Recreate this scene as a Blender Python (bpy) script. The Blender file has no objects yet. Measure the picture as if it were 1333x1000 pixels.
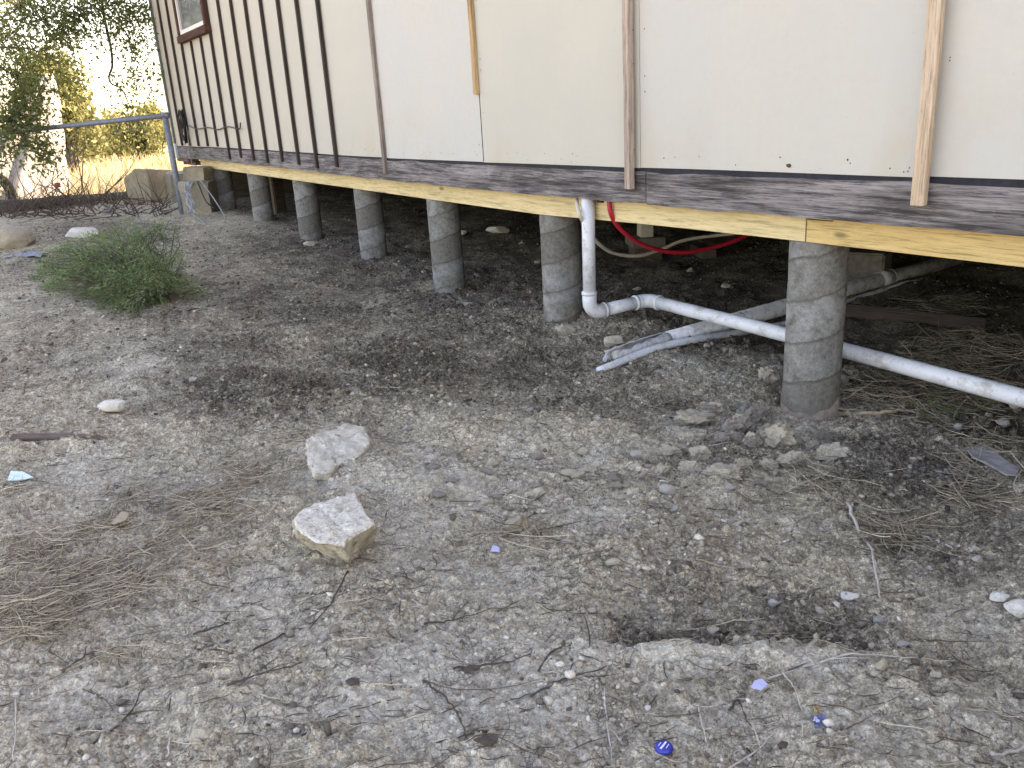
import bpy, bmesh, math, random
import numpy as np
from mathutils import Matrix, Vector

rng = np.random.default_rng(11)
random.seed(5)
SC = bpy.context.scene
COL = SC.collection
PI = math.pi

# ------------------------------------------------------------------ camera
CAM = np.array([5.89008, -2.28288, 0.26107])
YAW, PITCH, ROLL, FPX = -1.01962077, -0.318481149, -0.0601719656, 1096.53


def cam_axes(y, p, r):
    f = np.array([math.sin(y) * math.cos(p), math.cos(y) * math.cos(p), math.sin(p)])
    rt = np.array([math.cos(y), -math.sin(y), 0.0])
    up = np.cross(rt, f)
    return np.array([math.cos(r) * rt + math.sin(r) * up, -math.sin(r) * rt + math.cos(r) * up, f])


AX = cam_axes(YAW, PITCH, ROLL)
cd = bpy.data.cameras.new('camera')
cam = bpy.data.objects.new('camera', cd)
COL.objects.link(cam)
m3 = Matrix((AX[0], AX[1], -AX[2])).transposed()
cam.matrix_world = Matrix.Translation(Vector(CAM)) @ m3.to_4x4()
cd.sensor_fit = 'HORIZONTAL'
cd.sensor_width = 36.0
cd.lens = 36.0 * FPX / 1333.0
cd.clip_start = 0.05
cd.clip_end = 6000
SC.camera = cam

# ------------------------------------------------------------------ light
SUN_DIR = Vector((0.42, 0.91, 0.0)).normalized()
SUN_ELEV = math.radians(34)
w = bpy.data.worlds.new('World')
SC.world = w
w.use_nodes = True
wn = w.node_tree
bg = wn.nodes.get('Background') or wn.nodes.new('ShaderNodeBackground')
sky = wn.nodes.new('ShaderNodeTexSky')
sky.sky_type = 'NISHITA'
sky.sun_disc = False
sky.sun_elevation = SUN_ELEV
sky.sun_rotation = math.atan2(SUN_DIR.x, SUN_DIR.y)
sky.dust_density = 1.0
sky.ozone_density = 1.0
wn.links.new(sky.outputs[0], bg.inputs[0])
bg.inputs[1].default_value = 0.13
sl = bpy.data.lights.new('sun', 'SUN')
sl.energy = 3.6
sl.angle = math.radians(0.6)
sl.color = (1.0, 0.93, 0.82)
so = bpy.data.objects.new('sun', sl)
COL.objects.link(so)
sd = Vector((SUN_DIR.x * math.cos(SUN_ELEV), SUN_DIR.y * math.cos(SUN_ELEV), math.sin(SUN_ELEV)))
so.rotation_euler = sd.to_track_quat('Z', 'Y').to_euler()
so.location = (0, 0, 12)
VS = SC.view_settings
SC.display_settings.display_device = 'sRGB'
VS.view_transform = 'Standard'
VS.look = 'None'
VS.gamma = 1.0
VS.use_curve_mapping = False
VS.exposure = 2.7
try:
    VS.use_white_balance = True
    VS.white_balance_temperature = 9000
    VS.white_balance_tint = 25
except Exception:
    pass
try:
    SC.cycles.max_bounces = 6
    SC.cycles.diffuse_bounces = 4
    SC.cycles.transparent_max_bounces = 8
    SC.cycles.use_denoising = True
except Exception:
    pass

# ------------------------------------------------------------------ noise on arrays


def hsh(ix, iy, s):
    n = (ix * 374761393 + iy * 668265263 + s * 1442695041) & 0xffffffff
    n = ((n ^ (n >> 13)) * 1274126177) & 0xffffffff
    return ((n ^ (n >> 16)) & 0xffff) / 65535.0


def pn(x, y, s=0):
    x = np.asarray(x, float); y = np.asarray(y, float)
    ix = np.floor(x).astype(np.int64); iy = np.floor(y).astype(np.int64)
    fx = x - ix; fy = y - iy
    ux = fx * fx * fx * (fx * (fx * 6 - 15) + 10)
    uy = fy * fy * fy * (fy * (fy * 6 - 15) + 10)

    def g(dx, dy):
        a = hsh(ix + dx, iy + dy, s) * 2 * PI
        return np.cos(a) * (fx - dx) + np.sin(a) * (fy - dy)
    a = g(0, 0); b = g(1, 0); c = g(0, 1); d = g(1, 1)
    return 1.5 * ((a + (b - a) * ux) + ((c + (d - c) * ux) - (a + (b - a) * ux)) * uy)


def fbm(x, y, s=0, o=4, r=.5):
    t = 0; a = 1
    for k in range(o):
        t = t + a * pn(np.asarray(x) * 2 ** k, np.asarray(y) * 2 ** k, s + 17 * k)
        a *= r
    return t


def worley(x, y, s=0):
    x = np.asarray(x, float); y = np.asarray(y, float)
    ix = np.floor(x).astype(np.int64); iy = np.floor(y).astype(np.int64)
    best = np.full(x.shape, 9.0); cid = np.zeros(x.shape)
    for dx in (-1, 0, 1):
        for dy in (-1, 0, 1):
            px = ix + dx + hsh(ix + dx, iy + dy, s + 1)
            py = iy + dy + hsh(ix + dx, iy + dy, s + 2)
            d = (px - x) ** 2 + (py - y) ** 2
            b = d < best
            best = np.where(b, d, best)
            cid = np.where(b, hsh(ix + dx, iy + dy, s + 3), cid)
    return np.sqrt(best), cid


# ------------------------------------------------------------------ terrain
XF = [-9, -5.2, -3.59, -2.3, -1.07, .245, 1.43, 2.56, 4.06, 6, 9]
ZF = [-.60, -.64, -.64, -.662, -.712, -.722, -.825, -.765, -.868, -.87, -.87]


def g0(x, y):
    x = np.asarray(x, float); y = np.asarray(y, float)
    z = np.interp(x, XF, ZF)
    t = np.clip(-y / 1.4, 0, 1); t = t * t * (3 - 2 * t)
    flat = np.interp(x, [-6, 0, 3, 6], [-.62, -.68, -.74, -.77])
    z = z * (1 - t) + flat * t
    r = np.hypot(x, y)
    return z - .012 * np.clip(r - 14, 0, 200)


def ray(u, v):
    d = np.array([(u - 666.5) / FPX, (500 - v) / FPX, 1.0]) @ AX
    return d


def G(u, v):
    """point of the smooth terrain seen at a spot of the photograph"""
    d = ray(u, v); t = .3
    for _ in range(4000):
        P = CAM + t * d
        if P[2] < float(g0(P[0], P[1])):
            break
        t *= 1.0025
    return P


def at_depth(u, v, dep):
    return CAM + ray(u, v) * dep


def on_y(u, v, Y):
    d = ray(u, v)
    return CAM + d * ((Y - CAM[1]) / d[1])


def depth_of(P):
    return float((np.asarray(P) - CAM) @ AX[2])


def ppm(P):
    return FPX / depth_of(P)


class Blob:
    def __init__(s, u, v, ru, rv, amp=1.0, p=1.5):
        c = G(u, v)
        a = (G(u + ru, v) - G(u - ru, v))[:2] / 2; b = (G(u, v - rv) - G(u, v + rv))[:2] / 2
        s.c = c[:2]; s.m = np.linalg.inv(np.array([a, b]).T); s.amp = amp; s.p = p

    def __call__(s, x, y):
        dx = x - s.c[0]; dy = y - s.c[1]
        p = s.m[0, 0] * dx + s.m[0, 1] * dy; q = s.m[1, 0] * dx + s.m[1, 1] * dy
        return s.amp * np.exp(-np.minimum((p * p + q * q) ** s.p, 40))


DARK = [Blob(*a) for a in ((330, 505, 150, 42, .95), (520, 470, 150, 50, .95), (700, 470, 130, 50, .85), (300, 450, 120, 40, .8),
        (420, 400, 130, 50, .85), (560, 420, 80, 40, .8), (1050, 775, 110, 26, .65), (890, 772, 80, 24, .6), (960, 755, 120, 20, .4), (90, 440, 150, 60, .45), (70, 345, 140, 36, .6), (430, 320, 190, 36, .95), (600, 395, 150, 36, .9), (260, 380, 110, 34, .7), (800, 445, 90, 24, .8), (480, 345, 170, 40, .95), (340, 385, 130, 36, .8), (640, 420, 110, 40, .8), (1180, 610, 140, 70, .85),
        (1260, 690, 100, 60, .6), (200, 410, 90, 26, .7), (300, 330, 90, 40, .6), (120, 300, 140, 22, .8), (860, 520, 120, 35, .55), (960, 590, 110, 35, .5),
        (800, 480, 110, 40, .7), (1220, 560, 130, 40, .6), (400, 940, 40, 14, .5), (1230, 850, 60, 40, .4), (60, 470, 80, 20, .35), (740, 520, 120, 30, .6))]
PALE = [Blob(*a) for a in ((430, 590, 55, 42, .9), (190, 478, 120, 36, .75), (640, 880, 230, 95, .7), (560, 640, 150, 50, .5), (700, 585, 140, 26, .4),
        (900, 838, 190, 22, .75), (150, 620, 140, 46, .45), (1000, 475, 95, 24, .5), (880, 475, 70, 20, .4), (330, 780, 120, 60, .45), (1130, 930, 160, 60, .4),
        (620, 750, 120, 40, .45), (760, 660, 90, 30, .5), (1250, 800, 50, 30, .4), (100, 900, 160, 60, .35), (860, 920, 140, 50, .45), (900, 560, 50, 20, .5))]
TAN = [Blob(*a) for a in ((900, 705, 95, 42, .9), (830, 690, 70, 30, .6), (430, 585, 60, 40, .3), (670, 650, 80, 40, .4), (160, 480, 90, 30, .4), (930, 530, 60, 20, .4), (560, 790, 120, 60, .3), (640, 860, 80, 60, .3))]
STRAW = [Blob(*a) for a in ((110, 740, 130, 55, 1.0), (240, 650, 110, 45, .9), (330, 610, 80, 35, .8), (30, 800, 80, 45, .8), (235, 412, 70, 20, .9), (1170, 690, 45, 22, .8), (1270, 655, 60, 20, .6), (1230, 520, 100, 40, .7))]
BUMPS = [(Blob(440, 588, 55, 40), .03), (Blob(900, 842, 210, 16), .018), (Blob(960, 570, 90, 25), .03),
         (Blob(690, 560, 110, 22), .025), (Blob(1270, 830, 40, 30), -.035),
         (Blob(820, 440, 50, 18), .03), (Blob(1240, 470, 120, 30), .03), (Blob(700, 620, 40, 18), .025), (Blob(190, 470, 100, 30), .03), (Blob(520, 620, 60, 20), .03), (Blob(1150, 650, 100, 20), .02)]


class Pit(Blob):
    """shallow scrape: steep lip on the near side, fading out on the far side"""

    def __call__(s, x, y):
        dx = x - s.c[0]; dy = y - s.c[1]
        p = s.m[0, 0] * dx + s.m[0, 1] * dy; q = s.m[1, 0] * dx + s.m[1, 1] * dy
        p = p + .14 * pn(x * 7, y * 7, 301) + .06 * pn(x * 22, y * 22, 302); q = q + .45 * pn(x * 5, y * 5, 303) + .3 * pn(x * 17, y * 17, 304) + .12 * pn(x * 50, y * 50, 305)
        side = np.clip((1.0 - np.abs(p)) / .18, 0, 1); near = np.clip((q + 1.05) / .62, 0, 1); away = np.clip((1.5 - q) / 2.0, 0, 1)
        return s.amp * side * near * away


PIT = Pit(970, 787, 185, 34)
RIM = Blob(930, 833, 170, 12)


def field_mask(x, y):
    e = .35 * pn(x * .7, y * .7, 91)
    a = np.clip((-6.0 + e - x) / .8, 0, 1)
    return a


def masks(x, y):
    wx = x + .05 * fbm(x * 6, y * 6, 3, 3); wy = y + .05 * fbm(x * 6, y * 6, 4, 3)
    n1 = fbm(x * 5, y * 5, 7, 5); n2 = fbm(x * 4.2, y * 4.2, 23, 5)

    def mx(L):
        m = np.zeros(np.shape(x))
        for b in L:
            m = np.maximum(m, b(wx, wy))
        return m
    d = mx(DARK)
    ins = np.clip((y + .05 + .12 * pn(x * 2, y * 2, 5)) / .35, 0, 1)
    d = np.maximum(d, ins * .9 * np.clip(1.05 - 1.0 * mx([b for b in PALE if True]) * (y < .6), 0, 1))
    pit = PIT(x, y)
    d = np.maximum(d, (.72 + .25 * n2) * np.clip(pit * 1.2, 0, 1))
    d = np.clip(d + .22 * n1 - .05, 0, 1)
    p = np.clip(1.35 * mx(PALE) + .38 * n2 - .08, 0, 1) * (1 - .85 * d)
    t = np.clip(mx(TAN) + .2 * n1, 0, 1) * (1 - .6 * d)
    s = np.clip(mx(STRAW) + .25 * n2 - .1, 0, 1)
    s = np.maximum(s, np.clip((-3.6 - y + .5 * pn(x * .6, y * .6, 12)) / 1.2, 0, 1))  # unseen outer yard given straw tone to cut bounce light on the wall
    return d, p, t, s, field_mask(x, y)


def H(x, y, mk=None, fine=True):
    x = np.asarray(x, float); y = np.asarray(y, float)
    d, p, t, s, f = mk if mk is not None else masks(x, y)
    z = g0(x, y)
    near = np.exp(-np.maximum(np.hypot(x - 4, y + 1) - 4, 0) / 6)
    wx = x + .03 * fbm(x * 9, y * 9, 61, 2); wy = y + .03 * fbm(x * 9, y * 9, 62, 2)
    for b, a in BUMPS:
        z = z + a * b(wx, wy)
    z = z - .030 * PIT(x, y) + .010 * RIM(wx, wy) - .012
    z = z + .03 * fbm(x * 1.3, y * 1.3, 31, 3) * near + .011 * fbm(x * 6, y * 6, 33, 3)
    if fine:
        cell = .006 + np.maximum(np.maximum(2.5 - x, x - 5.5) * .009, np.maximum(-2.3 - y, y - .3) * .02).clip(0)
        fa, fb_, fc_ = (np.clip(1.5 - cell / q_, 0, 1) for q_ in (.03, .014, .008))
        a, ca = worley(x * 17 + .6 * pn(x * 20, y * 20, 71), y * 17 + .6 * pn(x * 20, y * 20, 72), 41)
        b, cb = worley(x * 38, y * 38, 51)
        c, cc = worley(x * 75, y * 75, 55)
        loose = np.clip(.25 + .75 * d + .5 * t + .25 * pn(x * 3, y * 3, 57), 0, 1.2) * (1 - .7 * p)
        z = z + loose * (fa * .034 * np.clip(.62 - a, 0, 1) * (ca ** 2) * 1.7 + fb_ * .021 * np.clip(.6 - b, 0, 1) * cb * 1.5 + fc_ * .011 * np.clip(.6 - c, 0, 1) * cc * 1.5)
        # hard clay: thin plates, scuffs running away to the right
        u = (x * .55 + y * .83); v = (-x * .83 + y * .55)
        hard = np.clip(1 - .9 * d - .4 * t, 0, 1)
        sc = fbm(u * 12, v * 42, 77, 3)
        z = z + fb_ * hard * (.010 * np.minimum(sc, .2) + .009 * np.abs(fbm(x * 22, y * 22, 79, 3)))
        z = z + fb_ * .006 * fbm(x * 40, y * 40, 83, 3)
    return z


# ------------------------------------------------------------------ mesh helpers


def link(me, name, mat=None, parent=None, smooth=False):
    o = bpy.data.objects.new(name, me)
    COL.objects.link(o)
    if mat:
        me.materials.append(mat)
    if smooth:
        me.polygons.foreach_set('use_smooth', np.ones(len(me.polygons), bool))
    if parent:
        o.parent = parent
    return o


def tag(o, label, cat, group=None, kind=None):
    o['label'] = label
    if cat:
        o['category'] = cat
    if group:
        o['group'] = group
    if kind:
        o['kind'] = kind
    return o


def thing(name, label, cat, loc=(0, 0, 0), group=None):
    o = bpy.data.objects.new(name, None)
    COL.objects.link(o)
    o.location = loc
    o.empty_display_size = .1
    return tag(o, label, cat, group)


def arrays(name, V, F, mat, parent=None, smooth=False, tint=None):
    """V (n,3), F (m,k) arrays straight into one mesh"""
    me = bpy.data.meshes.new(name)
    n, k = F.shape
    me.vertices.add(len(V)); me.vertices.foreach_set('co', np.asarray(V, np.float32).ravel())
    me.loops.add(n * k); me.loops.foreach_set('vertex_index', F.astype(np.int32).ravel())
    me.polygons.add(n)
    me.polygons.foreach_set('loop_start', np.arange(0, n * k, k, dtype=np.int32))
    me.update(calc_edges=True)
    if tint is not None:
        for nm, arr in tint.items():
            a = me.attributes.new(nm, 'FLOAT', 'POINT')
            a.data.foreach_set('value', np.asarray(arr, np.float32))
    return link(me, name, mat, parent, smooth)


class MB:
    def __init__(s):
        s.v = []; s.f = []

    def add(s, V, F):
        b = len(s.v)
        s.v += [tuple(map(float, p)) for p in V]
        s.f += [tuple(b + i for i in f) for f in F]
        return s

    def box(s, x0, x1, y0, y1, z0, z1):
        return s.add([(x0, y0, z0), (x1, y0, z0), (x1, y1, z0), (x0, y1, z0), (x0, y0, z1), (x1, y0, z1), (x1, y1, z1), (x0, y1, z1)],
                     [(3, 2, 1, 0), (4, 5, 6, 7), (0, 1, 5, 4), (1, 2, 6, 5), (2, 3, 7, 6), (3, 0, 4, 7)])

    def tube(s, pts, r, n=8, cap=True):
        P = [Vector(p) for p in pts]
        R = r if isinstance(r, (list, tuple)) else [r] * len(P)
        t0 = (P[1] - P[0]).normalized()
        nrm = t0.orthogonal().normalized()
        V = []
        for i, p in enumerate(P):
            t = (P[min(i + 1, len(P) - 1)] - P[max(i - 1, 0)]).normalized()
            nrm = (nrm - t * nrm.dot(t))
            if nrm.length < 1e-6:
                nrm = t.orthogonal()
            nrm.normalize()
            b = t.cross(nrm)
            for k in range(n):
                a = 2 * PI * k / n
                V.append(p + (nrm * math.cos(a) + b * math.sin(a)) * R[i])
        F = []
        for i in range(len(P) - 1):
            for k in range(n):
                F.append((i * n + k, i * n + (k + 1) % n, (i + 1) * n + (k + 1) % n, (i + 1) * n + k))
        if cap:
            F.append(tuple(range(n - 1, -1, -1)))
            F.append(tuple((len(P) - 1) * n + k for k in range(n)))
        return s.add(V, F)

    def prism(s, poly, d):
        """polygon of 3-D points pushed along vector d"""
        n = len(poly); d = np.array(d)
        V = [np.array(p) for p in poly] + [np.array(p) + d for p in poly]
        F = [tuple(range(n)), tuple(range(2 * n - 1, n - 1, -1))] + [(i, n + i, n + (i + 1) % n, (i + 1) % n) for i in range(n)]
        return s.add(V, F)

    def build(s, name, mat, parent=None, smooth=False, bevel=0, origin=None, angle=None):
        me = bpy.data.meshes.new(name)
        V = s.v
        if origin is not None:
            V = [(a - origin[0], b - origin[1], c - origin[2]) for a, b, c in V]
        me.from_pydata(V, [], s.f)
        bm = bmesh.new(); bm.from_mesh(me)
        bmesh.ops.recalc_face_normals(bm, faces=bm.faces)
        if bevel:
            bmesh.ops.bevel(bm, geom=bm.edges[:], offset=bevel, segments=2, affect='EDGES', clamp_overlap=True)
        bm.to_mesh(me); bm.free()
        o = link(me, name, mat, parent, smooth)
        if origin is not None:
            o.location = origin
        return o


def smooth_path(pts, n=8):
    """Catmull-Rom through the points"""
    P = [np.array(p, float) for p in pts]
    P = [2 * P[0] - P[1]] + P + [2 * P[-1] - P[-2]]
    out = []
    for i in range(1, len(P) - 2):
        for k in range(n):
            t = k / n
            a, b, c, d = P[i - 1], P[i], P[i + 1], P[i + 2]
            out.append(.5 * (2 * b + (c - a) * t + (2 * a - 5 * b + 4 * c - d) * t * t + (3 * b - a - 3 * c + d) * t ** 3))
    out.append(P[-2])
    return out


# ------------------------------------------------------------------ materials


class NT:
    def __init__(s, name):
        s.m = bpy.data.materials.new(name)
        s.m.use_nodes = True
        s.t = s.m.node_tree
        s.t.nodes.clear()
        s.out = s.t.nodes.new('ShaderNodeOutputMaterial')
        s.co = s.t.nodes.new('ShaderNodeTexCoord')

    def set(s, sock, v):
        if isinstance(v, bpy.types.NodeSocket):
            s.t.links.new(v, sock)
        elif isinstance(v, (tuple, list)) and len(v) == 3 and sock.type == 'RGBA':
            sock.default_value = (*v, 1)
        else:
            sock.default_value = v

    def obj(s, scale=(1, 1, 1), rot=(0, 0, 0), loc=(0, 0, 0)):
        n = s.t.nodes.new('ShaderNodeMapping')
        s.t.links.new(s.co.outputs['Object'], n.inputs[0])
        n.inputs['Scale'].default_value = scale; n.inputs['Rotation'].default_value = rot; n.inputs['Location'].default_value = loc
        return n.outputs[0]

    def noise(s, vec, scale=1, detail=4, rough=.55, dist=0):
        n = s.t.nodes.new('ShaderNodeTexNoise')
        s.set(n.inputs['Vector'], vec); s.set(n.inputs['Scale'], scale); n.inputs['Detail'].default_value = detail
        n.inputs['Roughness'].default_value = rough; n.inputs['Distortion'].default_value = dist
        return n.outputs['Fac'] if 'Fac' in n.outputs else n.outputs[0]

    def vor(s, vec, scale=1, feature='F1', out='Distance'):
        key = (vec.node.name, scale, feature)
        s.cache = getattr(s, 'cache', {})
        if key in s.cache:
            return s.cache[key].outputs[out]
        n = s.cache[key] = s.t.nodes.new('ShaderNodeTexVoronoi')
        n.feature = feature
        s.set(n.inputs['Vector'], vec); s.set(n.inputs['Scale'], scale)
        return n.outputs[out]

    def ramp(s, fac, stops):
        n = s.t.nodes.new('ShaderNodeValToRGB')
        s.set(n.inputs[0], fac)
        e = n.color_ramp.elements
        while len(e) < len(stops):
            e.new(.5)
        for k, (p, c) in enumerate(stops):
            e[k].position = p
            e[k].color = (c, c, c, 1) if isinstance(c, (int, float)) else (*c, 1)
        return n.outputs[0]

    def mix(s, fac, a, b, mode='MIX'):
        n = s.t.nodes.new('ShaderNodeMix')
        n.data_type = 'RGBA'; n.blend_type = mode
        s.set(n.inputs[0], fac); s.set(n.inputs[6], a); s.set(n.inputs[7], b)
        return n.outputs[2]

    def math(s, op, a, b=0.0, clamp=False):
        n = s.t.nodes.new('ShaderNodeMath')
        n.operation = op; n.use_clamp = clamp
        s.set(n.inputs[0], a); s.set(n.inputs[1], b)
        return n.outputs[0]

    def attr(s, name):
        n = s.t.nodes.new('ShaderNodeAttribute')
        n.attribute_name = name
        return n.outputs['Fac']

    def xyz(s, vec):
        n = s.t.nodes.new('ShaderNodeSeparateXYZ')
        s.t.links.new(vec, n.inputs[0])
        return n.outputs

    def rand(s):
        n = s.t.nodes.new('ShaderNodeObjectInfo')
        return n.outputs['Random']

    def bump(s, h, strength=.5, dist=.01, prev=None):
        n = s.t.nodes.new('ShaderNodeBump')
        n.inputs['Strength'].default_value = strength; n.inputs['Distance'].default_value = dist
        s.set(n.inputs['Height'], h)
        if prev is not None:
            s.t.links.new(prev, n.inputs['Normal'])
        return n.outputs[0]

    def done(s, col, rough=.9, normal=None, spec=.25, metal=0, trans=None, alpha=None):
        b = s.t.nodes.new('ShaderNodeBsdfPrincipled')
        s.set(b.inputs['Base Color'], col); s.set(b.inputs['Roughness'], rough)
        s.set(b.inputs['Specular IOR Level'], spec); s.set(b.inputs['Metallic'], metal)
        if normal is not None:
            s.t.links.new(normal, b.inputs['Normal'])
        sh = b.outputs[0]
        if trans is not None:
            t = s.t.nodes.new('ShaderNodeBsdfTranslucent')
            s.set(t.inputs[0], trans[1])
            mx = s.t.nodes.new('ShaderNodeMixShader')
            mx.inputs[0].default_value = trans[0]
            s.t.links.new(sh, mx.inputs[1]); s.t.links.new(t.outputs[0], mx.inputs[2])
            sh = mx.outputs[0]
        s.t.links.new(sh, s.out.inputs[0])
        return s.m


def m_ground():
    n = NT('soil')
    p = n.obj()
    d, pl, tn, st, fd = (n.attr(k) for k in ('dark', 'pale', 'tan', 'straw', 'field'))
    big = n.noise(p, 3.0, 6, .6)
    mid = n.noise(p, 14, 7, .65)
    fine = n.noise(p, 70, 5, .7)
    grit = n.noise(p, 260, 3, .7)
    base = n.mix(n.ramp(mid, [(.3, 0), (.62, 1)]), (.46, .385, .275), (.88, .77, .58))
    base = n.mix(n.ramp(big, [(.35, 0), (.7, .6)]), base, (.62, .50, .34))
    base = n.mix(pl, base, n.mix(n.ramp(fine, [(.3, 0), (.7, 1)]), (.86, .78, .63), (.98, .915, .77)))
    base = n.mix(n.math('MULTIPLY', tn, .75), base, n.mix(mid, (.46, .36, .25), (.70, .575, .425)))
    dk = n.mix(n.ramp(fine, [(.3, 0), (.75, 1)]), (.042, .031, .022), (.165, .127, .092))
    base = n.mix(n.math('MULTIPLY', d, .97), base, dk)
    base = n.mix(n.math('MULTIPLY', st, .6), base, n.mix(mid, (.14, .112, .08), (.30, .25, .175)))
    # single grains and crumbs, each its own tone
    for sc_, am_ in ((58, .24), (135, .36), (300, .38)):
        cr_ = n.vor(p, sc_, out='Color')
        bw = n.t.nodes.new('ShaderNodeRGBToBW'); n.set(bw.inputs[0], cr_)
        k_ = n.ramp(bw.outputs[0], [(.22, .42), (.5, 1.08), (.78, 1.75)])
        base = n.mix(n.math('ADD', n.math('MULTIPLY', am_, n.math('SUBTRACT', 1.0, n.math('MULTIPLY', pl, .55))), n.math('MULTIPLY', d, .42)), base, n.mix(1.0, base, k_, 'MULTIPLY'))
    # pale crumbs and dark specks
    v = n.vor(p, 95)
    crumbs = n.ramp(v, [(.10, 1), (.26, 0)])
    pick = n.ramp(n.vor(p, 95, out='Color'), [(.62, 0), (.7, 1)])
    base = n.mix(n.math('MULTIPLY', n.math('MULTIPLY', crumbs, pick), .85), base, (.62, .58, .51))
    v2 = n.vor(p, 60)
    pk2 = n.ramp(n.vor(p, 60, out='Color'), [(.66, 0), (.72, 1)])
    base = n.mix(n.math('MULTIPLY', n.math('MULTIPLY', n.ramp(v2, [(.10, 1), (.3, 0)]), pk2), .45), base, (.12, .10, .085))
    wob = n.t.nodes.new('ShaderNodeVectorMath'); wob.operation = 'ADD'
    nz = n.t.nodes.new('ShaderNodeTexNoise'); nz.inputs['Scale'].default_value = 11; nz.inputs['Detail'].default_value = 4
    n.set(nz.inputs['Vector'], p)
    sc3 = n.t.nodes.new('ShaderNodeVectorMath'); sc3.operation = 'SCALE'; sc3.inputs['Scale'].default_value = .09
    n.set(sc3.inputs[0], nz.outputs['Color']); n.set(wob.inputs[0], p); n.set(wob.inputs[1], sc3.outputs[0])
    cr_h = None
    for sc_, wd_, msk in ((11, .022, 3.5), (24, .035, 6.0), (50, .05, 9.0)):
        e_ = n.vor(wob.outputs[0], sc_, 'DISTANCE_TO_EDGE')
        ln = n.math('MULTIPLY', n.ramp(e_, [(.0, 1), (wd_, 0)]), n.ramp(n.noise(p, msk, 4, .65), [(.47, 0), (.56, 1)]))
        ln = n.math('MULTIPLY', ln, n.math('SUBTRACT', 1.0, d))
        base = n.mix(n.math('MULTIPLY', ln, .8), base, (.105, .085, .068))
        cr_h = ln if cr_h is None else n.math('MAXIMUM', cr_h, ln)
    # dark root threads lying in the hard clay
    pr = n.obj(scale=(9, 46, 20), rot=(0, 0, -.95))
    th = n.ramp(n.noise(pr, 1.0, 5, .6, .8), [(.29, 1), (.36, 0)])
    base = n.mix(n.math('MULTIPLY', th, n.math('SUBTRACT', .50, n.math('MULTIPLY', d, .4))), base, (.16, .14, .12))
    base = n.mix(n.ramp(grit, [(.33, .16), (.48, 0)]), base, (.16, .135, .105))  # dark grit and speckle here also stand in for shade between grains
    base = n.mix(n.ramp(grit, [(.55, 0), (.72, .45)]), base, (.70, .66, .59))
    sp1 = n.noise(p, 120, 4, .75)
    base = n.mix(n.math('MULTIPLY', n.ramp(sp1, [(.32, .85), (.44, 0)]), n.math('SUBTRACT', 1.0, n.math('MULTIPLY', pl, .65))), base, n.mix(d, (.22, .185, .14), (.035, .028, .022)))
    base = n.mix(n.ramp(sp1, [(.56, 0), (.66, .85)]), base, n.mix(d, (.88, .85, .79), (.46, .42, .37)))
    sp2 = n.noise(p, 42, 6, .75)
    base = n.mix(n.math('MULTIPLY', n.ramp(sp2, [(.33, .6), (.43, 0)]), n.math('SUBTRACT', 1.0, n.math('MULTIPLY', pl, .65))), base, n.mix(d, (.27, .24, .205), (.045, .038, .032)))
    fl = n.mix(n.noise(p, 1.3, 5), (.26, .21, .125), (.40, .335, .22))
    fl = n.mix(n.ramp(n.noise(p, .12, 4), [(.45, 0), (.65, .6)]), fl, (.22, .22, .09))
    base = n.mix(fd, base, fl)
    nb = n.bump(fine, 1.0, .025)
    nb = n.bump(sp1, 1.0, .012, nb)
    nb = n.bump(grit, .9, .006, nb)
    nb = n.bump(n.ramp(v, [(.0, 1), (.45, 0)]), .6, .004, nb)
    return n.done(base, .95, nb, .15)


def m_stone(name, a, b, c, scale=18, speck=True):
    n = NT(name)
    p = n.obj()
    f = n.noise(p, scale, 6, .65)
    g = n.noise(p, scale * 6, 5, .7)
    col = n.mix(n.ramp(f, [(.3, 0), (.7, 1)]), a, b)
    col = n.mix(n.ramp(n.noise(p, scale * .5, 5, .7), [(.5, 0), (.68, .75)]), col, c)
    col = n.mix(n.ramp(g, [(.3, .5), (.5, 0)]), col, tuple(x * .35 for x in a))
    nb = n.bump(f, .5, .012); nb = n.bump(g, .7, .004, nb)
    return n.done(col, .93, nb, .15)


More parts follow.
